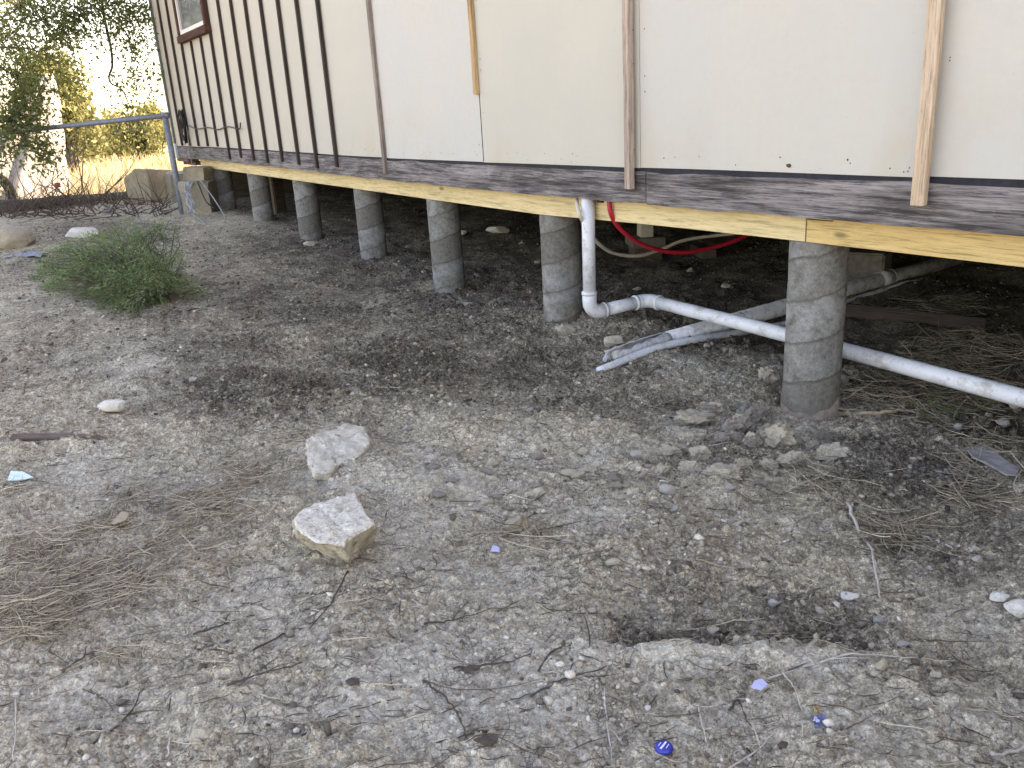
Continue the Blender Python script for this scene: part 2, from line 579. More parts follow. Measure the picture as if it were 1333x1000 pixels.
def m_wood(name, lo, hi, stain, axis='x', knots=True, stain_amt=.5, grain=1.0, fine=.55):
    n = NT(name)
    r = n.rand()
    k = 55 * grain
    sc = {'x': (1.3, k, k), 'z': (k, k, 1.3), 'y': (k, 1.3, k)}[axis]
    p = n.obj(scale=sc)
    p0 = n.obj(scale=tuple(2.2 if s < 5 else 7.0 for s in sc))
    off = n.t.nodes.new('ShaderNodeVectorMath'); off.operation = 'ADD'
    n.set(off.inputs[0], p)
    cmb = n.t.nodes.new('ShaderNodeCombineXYZ')
    for i in range(3):
        n.set(cmb.inputs[i], n.math('MULTIPLY', r, 37.0 + 11 * i))
    n.set(off.inputs[1], cmb.outputs[0])
    pv = off.outputs[0]
    wv = n.noise(p0, 1.0, 5, .65, .4)
    g1 = n.noise(pv, .55, 8, .75, .5)
    fs = {'x': (14, 300, 300), 'z': (300, 300, 14), 'y': (300, 14, 300)}[axis]
    g2 = n.noise(n.obj(scale=fs), 1.0, 5, .7)
    g3 = n.noise(n.obj(scale=tuple(q * .32 for q in fs)), 1.0, 6, .75, .3)
    col = n.mix(n.ramp(g1, [(.32, 0), (.62, 1)]), lo, hi)
    col = n.mix(n.ramp(wv, [(.42, 0), (.6, stain_amt)]), col, stain)
    col = n.mix(n.ramp(g3, [(.40, fine), (.47, 0)]), col, tuple(x * .45 for x in lo))
    col = n.mix(n.ramp(g3, [(.53, 0), (.60, fine * .8)]), col, hi)
    col = n.mix(n.ramp(g2, [(.38, fine * .8), (.46, 0)]), col, tuple(x * .45 for x in lo))
    if knots:
        kp = n.obj(scale={'x': (3.1, 9, 9), 'z': (9, 9, 3.1), 'y': (9, 3.1, 9)}[axis], loc=(.37, .2, .61))
        kd = n.vor(kp, 1.0)
        pk = n.ramp(n.vor(kp, 1.0, out='Color'), [(.55, 0), (.6, 1)])
        kn = n.math('MULTIPLY', n.ramp(kd, [(.05, 1), (.12, 0)]), pk)
        col = n.mix(n.math('MULTIPLY', kn, .85), col, tuple(x * .35 for x in stain))
    nb = n.bump(g3, .6, .004); nb = n.bump(g2, .6, .002, nb)
    return n.done(col, .85, nb, .2)


def m_siding():
    n = NT('painted_siding')
    p = n.obj()
    r = n.rand()
    base = n.ramp(r, [(0, (.455, .44, .37)), (.35, (.465, .455, .395)), (.7, (.46, .455, .41)), (1, (.47, .455, .385))])
    at = n.t.nodes.new('ShaderNodeAttribute'); at.attribute_type = 'OBJECT'; at.attribute_name = 'tone'
    base = n.mix(at.outputs['Fac'], base, (.50, .51, .51))
    at2 = n.t.nodes.new('ShaderNodeAttribute'); at2.attribute_type = 'OBJECT'; at2.attribute_name = 'warm'
    base = n.mix(at2.outputs['Fac'], base, (.47, .395, .315))
    cloud = n.noise(p, 2.2, 5, .6)
    base = n.mix(n.ramp(cloud, [(.35, 0), (.7, .6)]), base, (.53, .50, .42))
    vs = n.noise(n.obj(scale=(38, 38, 1.6)), 1.0, 5, .65)
    base = n.mix(n.ramp(vs, [(.35, .07), (.6, 0)]), base, (.42, .395, .35))
    mot = n.noise(p, 30, 5, .7)
    base = n.mix(n.ramp(mot, [(.38, .34), (.55, 0)]), base, (.46, .44, .39))
    z = n.xyz(p)[2]
    low = n.math('MULTIPLY', n.ramp(z, [(0.0, 1), (.32, 0)]), n.ramp(n.noise(n.obj(scale=(2.6, 2.6, 2.0)), 1, 5, .6), [(.5, 0), (.68, .55)]))
    base = n.mix(low, base, (.44, .38, .27))
    # fly-specks, flakes and nail rust
    v = n.vor(p, 46); pk = n.ramp(n.vor(p, 46, out='Color'), [(.86, 0), (.9, 1)])
    base = n.mix(n.math('MULTIPLY', n.math('MULTIPLY', n.ramp(v, [(.05, 1), (.13, 0)]), pk), .5), base, (.32, .27, .22))
    v3 = n.vor(n.obj(scale=(2.4, 2.4, 11)), 1.0); pk3 = n.ramp(n.vor(n.obj(scale=(2.4, 2.4, 11)), 1.0, out='Color'), [(.6, 0), (.65, 1)])
    edge = n.ramp(z, [(.02, 1), (.11, 0)])
    sct = n.noise(n.obj(scale=(14, 14, 26), rot=(0, .5, 0)), 1.0, 6, .8)
    base = n.mix(n.ramp(sct, [(.66, 0), (.72, .4)]), base, (.36, .34, .30))
    chip = n.math('MULTIPLY', n.ramp(n.noise(p, 42, 5, .7), [(.66, 0), (.70, 1)]), edge)
    base = n.mix(chip, base, (.16, .12, .09))
    nb = n.bump(vs, .12, .002); nb = n.bump(n.noise(p, 300, 3), .15, .0012, nb)
    return n.done(base, .62, nb, .3)


def m_concrete():
    n = NT('cast_concrete')
    p = n.obj()
    x, y, z = n.xyz(p)
    ang = n.math('DIVIDE', n.math('ARCTAN2', y, x), 2 * PI)
    r = n.rand()
    h = n.math('ADD', n.math('ADD', n.math('DIVIDE', z, .15), n.math('MULTIPLY', ang, -1.0)), n.math('MULTIPLY', r, 3.7))
    h = n.math('ADD', h, n.math('MULTIPLY', n.math('SUBTRACT', n.noise(p, 9, 7, .7), .5), .38))
    fr = n.math('FRACT', h)
    cell = n.math('FLOOR', h)
    wn_ = n.t.nodes.new('ShaderNodeTexWhiteNoise'); wn_.noise_dimensions = '1D'
    n.set(wn_.inputs['W'], cell)
    tone = wn_.outputs['Value']
    f1 = n.noise(p, 12, 6, .65); f2 = n.noise(p, 55, 7, .8); f3 = n.noise(p, 240, 3, .7)
    col = n.mix(n.ramp(f2, [(.32, 0), (.68, 1)]), (.06, .058, .05), (.245, .238, .212))
    col = n.mix(n.math('MULTIPLY', n.ramp(tone, [(.3, .15), (.9, .65)]), n.ramp(f1, [(.38, .0), (.60, 1)])), col, n.mix(f2, (.22, .227, .227), (.50, .515, .52)))
    col = n.mix(n.ramp(tone, [(0, .3), (.3, 0)]), col, (.10, .088, .072))
    line = n.ramp(fr, [(0, 1), (.05, 0), (.93, 0), (1, .8)])
    col = n.mix(n.math('MULTIPLY', line, n.ramp(f1, [(.4, .45), (.6, .95)])), col, (.075, .066, .055))
    v = n.vor(p, 85); pk = n.ramp(n.vor(p, 85, out='Color'), [(.7, 0), (.75, 1)])
    pores = n.math('MULTIPLY', n.ramp(v, [(.08, 1), (.2, 0)]), pk)
    col = n.mix(n.math('MULTIPLY', pores, .7), col, (.05, .045, .04))
    zz = n.math('ADD', z, n.math('MULTIPLY', n.math('SUBTRACT', f1, .5), .14))
    col = n.mix(n.ramp(zz, [(.06, .4), (.17, 0)]), col, (.17, .145, .115))
    col = n.mix(n.ramp(f3, [(.35, .5), (.5, 0)]), col, (.09, .085, .075))
    nb = n.bump(line, .5, .004); nb = n.bump(pores, -.5, .004, nb); nb = n.bump(f2, .45, .004, nb)
    return n.done(col, .92, nb, .2)


def m_plain(name, a, b, scale=20, rough=.6, bump=.3, spec=.3, metal=0, dirt=None, dirt_amt=.6, trans=None):
    n = NT(name)
    p = n.obj()
    f = n.noise(p, scale, 6, .65)
    col = n.mix(n.ramp(f, [(.3, 0), (.7, 1)]), a, b)
    if dirt:
        col = n.mix(n.ramp(n.noise(p, scale * 1.7, 7, .7), [(.5, 0), (.66, dirt_amt)]), col, dirt)
        col = n.mix(n.ramp(n.noise(p, scale * 9, 4, .7), [(.6, 0), (.68, dirt_amt)]), col, dirt)
    nb = n.bump(f, bump, .003)
    return n.done(col, rough, nb, spec, metal, trans)


def m_tint(name, stops, rough=.9, trans=None, spec=.2, noise=0):
    n = NT(name)
    col = n.ramp(n.attr('tint'), stops)
    if noise:
        col = n.mix(n.ramp(n.noise(n.obj(), noise, 5, .7), [(.35, .45), (.6, 0)]), col, (.06, .05, .04))
    return n.done(col, rough, None, spec, 0, trans)


M = dict(
    soil=m_ground(), siding=m_siding(), concrete=m_concrete(),
    skirt=m_wood('weathered_board', (.072, .064, .065), (.335, .308, .30), (.04, .034, .033), 'x', True, .65, 1.0, .8),
    pine=m_wood('yellow_pine', (.57, .395, .155), (.75, .55, .265), (.59, .45, .22), 'x', True, .6, .7),
    pine2=m_wood('pale_pine', (.60, .46, .24), (.80, .65, .38), (.58, .48, .25), 'x', True, .5, .7),
    dkbatten=m_wood('dark_batten_wood', (.028, .02, .017), (.075, .055, .048), (.035, .026, .025), 'z', False, .5),
    grbatten=m_wood('grey_batten_wood', (.20, .155, .135), (.40, .33, .29), (.12, .095, .085), 'z', False, .5),
    tanbatten=m_wood('tan_batten_wood', (.40, .25, .12), (.58, .40, .22), (.33, .2, .10), 'z', False, .4),
    newbatten=m_wood('new_batten_wood', (.47, .34, .235), (.66, .53, .41), (.42, .29, .16), 'z', False, .4, .8),
    oldbatten=m_wood('worn_batten_wood', (.33, .245, .19), (.56, .455, .38), (.22, .17, .15), 'z', False, .5),
    felt=m_plain('black_felt', (.012, .013, .018), (.03, .032, .042), 30, .8),
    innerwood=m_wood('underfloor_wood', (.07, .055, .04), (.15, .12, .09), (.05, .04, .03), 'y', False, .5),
    oldwood=m_wood('brown_scrap_wood', (.07, .052, .042), (.17, .13, .11), (.05, .038, .03), 'x', False, .4),
    greywood=m_plain('grey_scrap', (.20, .19, .185), (.34, .32, .31), 40, .9, .6, .2),
    pvc=m_plain('white_pvc', (.57, .60, .63), (.66, .69, .72), 9, .42, .05, .4, 0, (.30, .27, .23), .7),
    pvcdirty=m_plain('dirty_pvc', (.44, .45, .46), (.60, .615, .63), 14, .6, .2, .3, 0, (.16, .135, .11), .8),
    red=m_plain('red_tubing', (.40, .012, .028), (.50, .022, .045), 30, .42, .05, .4),
    cream=m_plain('cream_tubing', (.50, .46, .37), (.60, .56, .46), 30, .5, .05, .35),
    block=m_plain('grey_block', (.10, .09, .078), (.19, .17, .15), 30, .95, .6, .15),
    steel=m_plain('galvanised_steel', (.14, .165, .20), (.24, .27, .31), 30, .55, .2, .4, .3, (.11, .085, .07), .5),
    wire=m_plain('fence_wire', (.16, .16, .16), (.26, .26, .26), 30, .6, .1, .4, .4),
    black=m_plain('black_cable', (.012, .012, .013), (.025, .024, .024), 30, .5),
    lime=m_stone('white_limestone', (.56, .53, .47), (.72, .70, .65), (.46, .39, .27)),
    tanlime=m_stone('tan_limestone', (.29, .245, .175), (.44, .385, .29), (.20, .175, .135)),
    clod=m_stone('clay_clod', (.34, .295, .22), (.55, .495, .40), (.17, .145, .12), 30),
    crust=m_stone('clay_crust', (.46, .415, .335), (.72, .67, .57), (.28, .245, .195), 34),
    darkclod=m_stone('dark_clod', (.16, .14, .115), (.36, .325, .28), (.08, .068, .057), 30),
    greystone=m_stone('grey_stone', (.28, .26, .235), (.46, .43, .39), (.15, .14, .13), 30),
    boulder=m_stone('pillar_limestone', (.24, .21, .155), (.40, .36, .28), (.12, .115, .08), 9),
    tarp=m_plain('white_tarp', (.30, .29, .275), (.42, .405, .38), 5, .8, .1, .2, 0, None, 0, (.2, (.5, .48, .43))),
    rubber=m_plain('dark_rubber', (.022, .016, .014), (.05, .036, .03), 20, .9),
    bark=m_plain('oak_bark', (.05, .042, .036), (.13, .115, .10), 25, .95, 1.0, .1),
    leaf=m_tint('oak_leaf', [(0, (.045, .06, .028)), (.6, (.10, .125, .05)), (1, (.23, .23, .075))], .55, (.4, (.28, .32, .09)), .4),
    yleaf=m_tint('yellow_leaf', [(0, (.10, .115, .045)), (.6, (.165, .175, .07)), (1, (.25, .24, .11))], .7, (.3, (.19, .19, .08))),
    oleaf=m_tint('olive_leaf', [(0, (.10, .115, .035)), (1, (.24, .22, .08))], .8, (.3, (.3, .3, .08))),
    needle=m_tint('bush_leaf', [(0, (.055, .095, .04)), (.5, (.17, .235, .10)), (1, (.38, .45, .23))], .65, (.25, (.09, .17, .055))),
    straw=m_tint('dry_straw', [(0, (.075, .058, .042)), (.3, (.20, .16, .11)), (.75, (.47, .395, .285)), (1, (.64, .57, .44))], .85),
    greenblade=m_tint('green_blade', [(0, (.05, .09, .03)), (1, (.12, .17, .06))], .6),
    fieldgrass=m_tint('field_grass', [(0, (.28, .22, .11)), (1, (.60, .52, .33))], .9, (.3, (.5, .42, .24))),
    gravel=m_tint('gravel', [(0, (.05, .041, .033)), (.3, (.15, .125, .10)), (.6, (.32, .275, .22)), (.85, (.50, .44, .35)), (1, (.72, .66, .57))], .93, None, .15, 180),
    twig=m_plain('dark_twig', (.05, .038, .03), (.11, .085, .07), 50, .9),
    ptwig=m_plain('pale_twig', (.36, .31, .26), (.56, .51, .45), 50, .9),
    deadleaf=m_plain('dead_leaf', (.26, .19, .12), (.40, .32, .23), 60, .8),
    glass=m_plain('window_glass', (.075, .08, .082), (.16, .165, .165), 3, .12, .0, .6),
    white=m_plain('white_paint', (.70, .69, .66), (.76, .75, .72), 20, .5, .05),
    brown=m_wood('brown_casing', (.055, .024, .017), (.13, .062, .045), (.04, .018, .014), 'x', False, .4),
    trim=m_plain('grey_green_trim', (.075, .095, .092), (.12, .145, .14), 10, .5, .1),
    trimfoot=m_plain('pale_blue_trim', (.36, .43, .47), (.48, .55, .58), 10, .5, .1),
    roof=m_plain('roof_metal', (.22, .22, .22), (.3, .3, .3), 10, .6),
    blue=m_plain('pale_blue_plastic', (.46, .66, .70), (.58, .76, .78), 30, .4),
    cap=m_plain('blue_cap', (.012, .018, .26), (.03, .05, .36), 40, .35, .05, .5),
    capink=m_plain('cap_print', (.62, .66, .78), (.75, .78, .86), 40, .4),
    lilac=m_plain('lilac_scrap', (.40, .42, .66), (.52, .54, .76), 40, .5),
    navy=m_plain('navy_wrapper', (.05, .07, .16), (.16, .18, .30), 90, .35),
    greyfilm=m_plain('grey_blue_plastic', (.09, .105, .14), (.30, .33, .38), 40, .4, .3, .5),
    orange=m_plain('orange_wrapper', (.30, .20, .10), (.42, .30, .16), 60, .4),
    redcloth=m_plain('red_cloth', (.5, .02, .03), (.6, .04, .05), 20, .7),
    teal=m_plain('pale_green_card', (.50, .68, .58), (.62, .76, .68), 20, .7),
    tubecard=m_plain('brown_card_tube', (.15, .115, .095), (.30, .235, .195), 40, .9, .5, .1),
    film=m_plain('clear_film', (.24, .26, .29), (.44, .47, .51), 25, .3, .4, .5, 0, None, 0, (.35, (.4, .42, .45))),
)

# ------------------------------------------------------------------ ground sheet


def axis(f0, f1, step, lo, hi, gl, gh, lin_l, lin_h):
    mid = list(np.arange(f0, f1, step))

    def grow(L, g, near):
        out = []; s = step; d = 0
        while d < L:
            s = step + g * d if d < near else s * 1.12
            d += s; out.append(d)
        return out
    left = [f0 - d for d in grow(f0 - lo, gl, lin_l)][::-1]
    right = [mid[-1] + d for d in grow(hi - f1, gh, lin_h)]
    return np.array(left + mid + right)


gx = axis(2.5, 5.5, .0058, -2500, 2500, .0078, .03, 9.5, 3)
gy = axis(-2.3, .3, .0062, -2500, 2500, .02, .02, 3.0, 3.5)
XX, YY = np.meshgrid(gx, gy)
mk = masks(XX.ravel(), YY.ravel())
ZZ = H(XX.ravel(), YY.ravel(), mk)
nx, ny = len(gx), len(gy)
idx = np.arange(nx * ny).reshape(ny, nx)
Fg = np.stack([idx[:-1, :-1], idx[:-1, 1:], idx[1:, 1:], idx[1:, :-1]], -1).reshape(-1, 4)
far = np.hypot(XX.ravel(), YY.ravel())
ZZ = np.where(far > 60, np.maximum(ZZ, -3.0), ZZ)
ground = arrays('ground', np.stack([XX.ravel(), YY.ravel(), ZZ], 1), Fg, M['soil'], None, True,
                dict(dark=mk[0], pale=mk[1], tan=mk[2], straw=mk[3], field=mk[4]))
tag(ground, 'bare trampled clay yard with loose dark soil and pale scuffed patches', None, None, 'structure')


def Hs(x, y):
    return float(H(np.array([x]), np.array([y]))[0])


def GP(u, v):
    P = G(u, v)
    return np.array([P[0], P[1], Hs(P[0], P[1])])


# distant hills
hv = []; hf = []
ang = np.linspace(0, 2 * PI, 160)
for k, a in enumerate(ang):
    h = 16 + 14 * float(fbm(math.cos(a) * 3, math.sin(a) * 3, 5, 3))
    for r, z in ((1500, -5), (1750, h * .6), (2000, h), (2300, -5)):
        hv.append((r * math.cos(a), r * math.sin(a), z))
for k in range(159):
    for j in range(3):
        hf.append((k * 4 + j, k * 4 + j + 1, k * 4 + 5 + j, k * 4 + 4 + j))
hills = MB().add(hv, hf).build('hills', M['oleaf'], None, True)
tag(hills, 'low wooded hills along the horizon', None, None, 'structure')

# ------------------------------------------------------------------ house
S = .4064


def sag(x):
    return float(np.interp(x, [-5.4, -3.3, -2, -.8, .46, 1.54, 2.68, 4.1, 5, 9], [.03, .03, .022, .012, -.003, -.007, -.006, .002, .008, .0]))


house = thing('house', 'cream panelled house with dark battens raised on concrete piers', 'house', (0, 0, 0))
XL, XR, DEP = -5.27, 9.0, 4.2


def part(mb, name, mat, parent=house, **k):
    return mb.build(name, mat, parent, **k)


edges = [XL] + [S * i for i in (-10, -7, -4, -1, 2, 5, 8, 11, 14, 17, 20)] + [XR]
for k in range(len(edges) - 1):
    a, b = edges[k] + .0015, edges[k + 1] - .0015
    n = 5
    mb = MB()
    bot = [(a + (b - a) * i / n, 0, sag(a + (b - a) * i / n) + .002 * math.sin(7 * i + k)) for i in range(n + 1)]
    top = [(p[0], 0, 2.44) for p in bot[::-1]]
    mb.prism(bot + top, (0, .011, 0))
    o = part(mb, 'siding_panel', M['siding'])
    o['tone'] = {5: .6, 7: .3, 8: .45, 9: .35}.get(k, .0)
    o['warm'] = {0: .5, 1: .45, 2: .38, 3: .3, 4: .12}.get(k, 0.0)
# studs / sheathing behind, keeps gaps dark
part(MB().box(XL + .01, XR - .01, .013, .06, .0, 2.43), 'wall_sheathing', M['felt'])
# black strip showing between panels and skirt board
mb = MB()
xs = np.linspace(XL + .05, XR, 24)
mb.prism([(x, .004, sag(x) - .034) for x in xs] + [(x, .004, sag(x) + .02) for x in xs[::-1]], (0, .0085, 0))
part(mb, 'felt_strip', M['felt'])
# skirt boards
SKT, SKB = -.019, -.139


def skirt(a, b, seed, dz=0):
    r = np.random.default_rng(seed)
    xs = np.linspace(a, b, max(4, int((b - a) / .12)))
    w1 = .002 * r.standard_normal(len(xs)); w2 = .0022 * r.standard_normal(len(xs))
    slope = np.interp(xs, [-5, 0, 3, 5], [.008, .006, .004, .002])
    bot = [(x, -.004, sag(x) + SKB + dz + w1[i]) for i, x in enumerate(xs)]
    top = [(x, -.004, sag(x) + SKT + dz + slope[i] + w2[i]) for i, x in enumerate(xs)][::-1]
    return part(MB().prism(bot + top, (0, .038, 0)), 'skirt_board', M['skirt'])


skirt(XL + .02, 3.284, 1)
skirt(3.289, XR, 2, -.002)
# treated sill beams
BF = .066


def BB(x):  # beam bottom
    return float(np.interp(x, [-5.3, -4.16, 1.26, 2.4, 3.25, 4.0, 4.73, 9], [-.195, -.203, -.245, -.252, -.236, -.230, -.228, -.228]))


def BT(x):
    return sag(x) + SKB - .002


xa = np.linspace(-4.45, 4.008, 22)
bot = [(x, BF, BB(x)) for x in xa]
top = [(x, BF, BT(x) + .03) for x in np.linspace(4.11, -4.45, 22)]
poly = bot + [(4.008, BF, BT(4.0) - .012), (4.11, BF, BT(4.1) - .013)] + top
part(MB().prism(poly, (0, .14, 0)), 'sill_beam', M['pine2'])
xb = np.linspace(4.016, XR, 12)
poly = [(x, BF - .002, BB(x)) for x in xb] + [(x, BF - .002, BT(x) + .03) for x in np.linspace(XR, 4.116, 10)] + [(4.116, BF - .002, BT(4.1) - .0165), (4.016, BF - .002, BT(4.0) - .0165)]
part(MB().prism(poly, (0, .14, 0)), 'sill_beam', M['pine'])
# floor, joists, back and ends
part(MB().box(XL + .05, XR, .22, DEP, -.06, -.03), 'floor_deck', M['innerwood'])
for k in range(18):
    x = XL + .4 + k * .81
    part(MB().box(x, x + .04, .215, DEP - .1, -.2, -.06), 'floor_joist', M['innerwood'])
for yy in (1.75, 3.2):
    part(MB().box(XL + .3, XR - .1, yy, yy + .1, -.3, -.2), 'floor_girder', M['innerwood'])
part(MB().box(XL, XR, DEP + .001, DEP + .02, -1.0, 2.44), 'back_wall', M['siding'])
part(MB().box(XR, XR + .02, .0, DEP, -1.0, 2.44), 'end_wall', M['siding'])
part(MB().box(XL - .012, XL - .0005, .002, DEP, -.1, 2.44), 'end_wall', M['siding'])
part(MB().box(XL + .02, XL + .04, .55, DEP, -.95, -.102), 'added_end_board', M['innerwood'])  # board added to keep sunlit field from showing bright under the floor
for x in (XL - .006, XR + .008):
    part(MB().prism([(x, .01, 2.445), (x, DEP, 2.445), (x, DEP / 2, 3.55)], (.012 if x > 0 else -.006, 0, 0)), 'gable', M['siding'])
rf = MB()
for sgn in (1, -1):
    y0 = -.55 if sgn > 0 else DEP + .55
    z0 = 2.46 - .28
    rf.prism([(XL - .4, y0, z0), (XL - .4, DEP / 2, 3.62), (XL - .4, DEP / 2, 3.68), (XL - .4, y0, z0 + .06)], (XR - XL + .8, 0, 0))
part(rf, 'roof', M['roof'])
# corner trim: dark upper length, pale lower length
cz = sag(XL)
part(MB().box(XL - .03, XL + .035, -.022, -.001, .06, 2.44), 'corner_trim', M['trim'], bevel=.003)
part(MB().box(XL - .034, XL + .06, -.026, -.001, cz - .14, .055), 'corner_trim', M['trimfoot'], bevel=.003)
part(MB().box(XL + .0, XL + .62, -.02, .10, cz - .175, cz - .142), 'corner_block', M['oldwood'], bevel=.004)
part(MB().box(XL + .1, XL + .72, .03, .16, cz - .215, cz - .178), 'corner_block', M['oldwood'], bevel=.004)

# battens
WIN = (-3.94, -2.90, 1.15, 2.0)


def batten(xc, z0, z1, mat, w=.034, t=.019, lean=0.0, out=0.0, wig=.002, seed=0, twist=0):
    r = np.random.default_rng(seed + 100)
    n = 9
    V = []; F = []
    for i in range(n):
        q = i / (n - 1)
        z = z0 + (z1 - z0) * q
        cx = xc + lean * (1 - q) + wig * r.standard_normal() * (0 < i < n - 1)
        oy = -.0015 - out * (1 - q) - (out > 0) * .004 * math.sin(q * 5)
        tw = twist * (q - .3)
        hw = w / 2
        for px, py in ((-hw, 0), (hw, 0), (hw, -t), (-hw, -t)):
            V.append((cx + px * math.cos(tw) - py * math.sin(tw), oy + px * math.sin(tw) + py * math.cos(tw), z))
    for i in range(n - 1):
        for k in range(4):
            F.append((i * 4 + k, i * 4 + (k + 1) % 4, i * 4 + 4 + (k + 1) % 4, i * 4 + 4 + k))
    F += [(3, 2, 1, 0), tuple((n - 1) * 4 + k for k in range(4))]
    return part(MB().add(V, F), 'batten', mat, bevel=.0015)


for i in range(-12, 1):
    x = S * i
    low = sag(x) + (-.085 - .012 * ((i * 7) % 3) if -7 <= i else .008)
    if WIN[0] - .05 < x < WIN[1] + .05:
        batten(x, low, WIN[2] - .075, M['dkbatten'], seed=i)
    else:
        batten(x, low, 2.43, M['dkbatten'], seed=i, out=.002)
batten(S * 2 + .004, -.10, 2.43, M['grbatten'], seed=30, lean=.004, w=.036)['label'] = 'grey weathered batten'
batten(S * 5 - .012, .325, 2.43, M['tanbatten'], seed=31, w=.030)['label'] = 'short tan batten that stops above the wall foot'
batten(S * 8 - .025, -.083, 2.43, M['oldbatten'], seed=32, lean=-.012, out=.012, w=.034, t=.026, twist=.12)['label'] = 'worn pale batten standing off the wall'
batten(S * 11 + .002, -.07, 2.43, M['newbatten'], seed=33, lean=-.004, out=.02, w=.038, t=.024, wig=.0035, twist=-.35)['label'] = 'new bare wood batten twisting off the wall'
batten(S * 14, -.07, 2.43, M['newbatten'], seed=34, w=.038)
batten(S * 17, -.07, 2.43, M['grbatten'], seed=35, w=.038)
# dark joint lines where cover battens are gone
part(MB().box(S * 5 - .004, S * 5 + .001, -.0012, .0, .0, .42), 'joint_gap', M['felt'])
# end grain split ends, nails
mb = MB()
for k in range(150):
    x = rng.uniform(-5, 5.5); z = sag(x) + rng.choice([.018, .03, .045]) + rng.uniform(-.006, .01)
    if rng.random() < .35:
        x = S * rng.choice([2, 5, 8, 11]) + rng.choice([-.035, .03]); z = rng.uniform(0, 1.4)
    r = rng.uniform(.0018, .0034)
    mb.add([(x + r * math.cos(a), -.0012, z + r * 1.2 * math.sin(a)) for a in np.arange(6) * PI / 3] + [(x, -.0022, z)], [(j, (j + 1) % 6, 6) for j in range(6)])
o = part(mb, 'nail_heads', M['brown']); o['kind'] = 'stuff'
# flaked patch at panel foot
fx = on_y(1027, 214, 0)
mb = MB()
mb.add([(fx[0] + .012 * math.cos(a) * rng.uniform(.6, 1.3), -.0013, fx[2] - .004 + .011 * math.sin(a) * rng.uniform(.5, 1.1)) for a in np.arange(9) * 2 * PI / 9] , [tuple(range(9))])
part(mb, 'flaked_paint', M['oldwood'])

# window
win = bpy.data.objects.new('window', None); COL.objects.link(win); win.parent = house
x0, x1, z0, z1 = WIN
cs = MB()
cs.box(x0 - .07, x0, -.05, -.0008, z0, z1 + .07).box(x1, x1 + .07, -.05, -.0008, z0, z1 + .07).box(x0, x1, -.05, -.0008, z1, z1 + .07)
part(cs, 'casing', M['brown'], win)
part(MB().box(x0 - .08, x1 + .08, -.062, -.0008, z0 - .07, z0 - .001), 'sill', M['brown'], win, bevel=.003)
fr = MB()
fr.box(x0 + .001, x0 + .04, -.036, -.0008, z0 + .001, z1 - .001).box(x1 - .04, x1 - .001, -.036, -.0008, z0 + .001, z1 - .001)
fr.box(x0 + .0405, x1 - .0405, -.036, -.0008, z0 + .001, z0 + .045).box(x0 + .0405, x1 - .0405, -.036, -.0008, z1 - .04, z1 - .001)
part(fr, 'frame', M['white'], win)
part(MB().box(x0 + .0405, x1 - .0405, -.018, -.012, z0 + .0455, z1 - .0405), 'pane', M['glass'], win)
cur = MB()
cx = (x0 + x1) / 2
for k in range(10):
    a = k * PI / 5 + .2
    rr = .30 if k % 2 else .12
    cur.tube([(cx, -.0195, 1.48), (cx + rr * math.cos(a), -.0195, 1.48 + rr * .8 * math.sin(a))], [.02, .004], 4)
for v in cur.v:
    pass
cur.v = [(a, -.0183 - (.0012 if b > -.0195 else .0), c) for a, b, c in cur.v]
part(cur, 'curtain_fold', m_plain('net_curtain', (.22, .225, .225), (.28, .285, .285), 10, .6), win)

# ------------------------------------------------------------------ concrete piers
PIERS = [(3.990, 'nearest concrete pier with spiral marks and torn brown tube at its foot'),
         (2.449, 'plain grey concrete pier right beside the white drain riser'),
         (1.225, 'concrete pier with white mottled bands next along from the drain pipe pier'),
         (.073, 'blue-grey concrete pier fourth from the camera with pale middle band'),
         (-1.262, 'concrete pier fifth from the camera with broken soil lumps at its foot'),
         (-2.609, 'concrete pier sixth from the camera, second from the house corner stones'),
         (-3.963, 'dark concrete pier standing next to the house corner stones')]
for k, (px, lab) in enumerate(PIERS):
    py = BF + .1
    gz = Hs(px, py - .1)
    zb = min(gz, Hs(px, py)) - .06
    zt = BB(px) - .002
    t = thing('concrete_pier', lab, 'pier', (px, py, zb), 'round concrete piers under the house')
    n = 64; rows = int((zt - zb) / .0095)
    V = []; F = []
    a = np.arange(n) / n * 2 * PI
    for j in range(rows + 1):
        z = (zt - zb) * j / rows
        h = z / .15 - a / (2 * PI)
        fr_ = h - np.floor(h)
        rr = .099 + .0009 * (np.abs(fr_ - .5) > .46) - .0012 * (fr_ < .04) + .0012 * pn(a * 3 + k * 9, np.full(n, z * 12), 3)
        V += [(r_ * math.cos(q), r_ * math.sin(q), z) for r_, q in zip(rr, a)]
    for j in range(rows):
        for i in range(n):
            F.append((j * n + i, j * n + (i + 1) % n, (j + 1) * n + (i + 1) % n, (j + 1) * n + i))
    F.append(tuple(rows * n + i for i in range(n)))
    MB().add(V, F).build('shaft', M['concrete'], t, True)
    if k == 0:
        V = []; F = []
        n2 = 40
        for i in range(n2 + 1):
            q = -2.95 + i / n2 * 3.3
            hh = .105 + .045 * ((q + 1.3) / 1.6) ** 2 - .02 + .004 * math.sin(q * 9)
            for rr, z in ((.1035, 0), (.1035, hh), (.1005, hh)):
                V.append((rr * math.cos(q), rr * math.sin(q), z))
        for i in range(n2):
            for j in range(2):
                F.append((i * 3 + j, i * 3 + 3 + j, i * 3 + 4 + j, i * 3 + 1 + j))
        MB().add(V, F).build('tube_remnant', M['tubecard'], t, True)

# ------------------------------------------------------------------ pipes and cables


def arc(c, u, v, r, a0, a1, n=10):
    c, u, v = map(np.array, (c, u, v))
    return [c + r * (u * math.cos(a) + v * math.sin(a)) for a in np.linspace(a0, a1, n)]


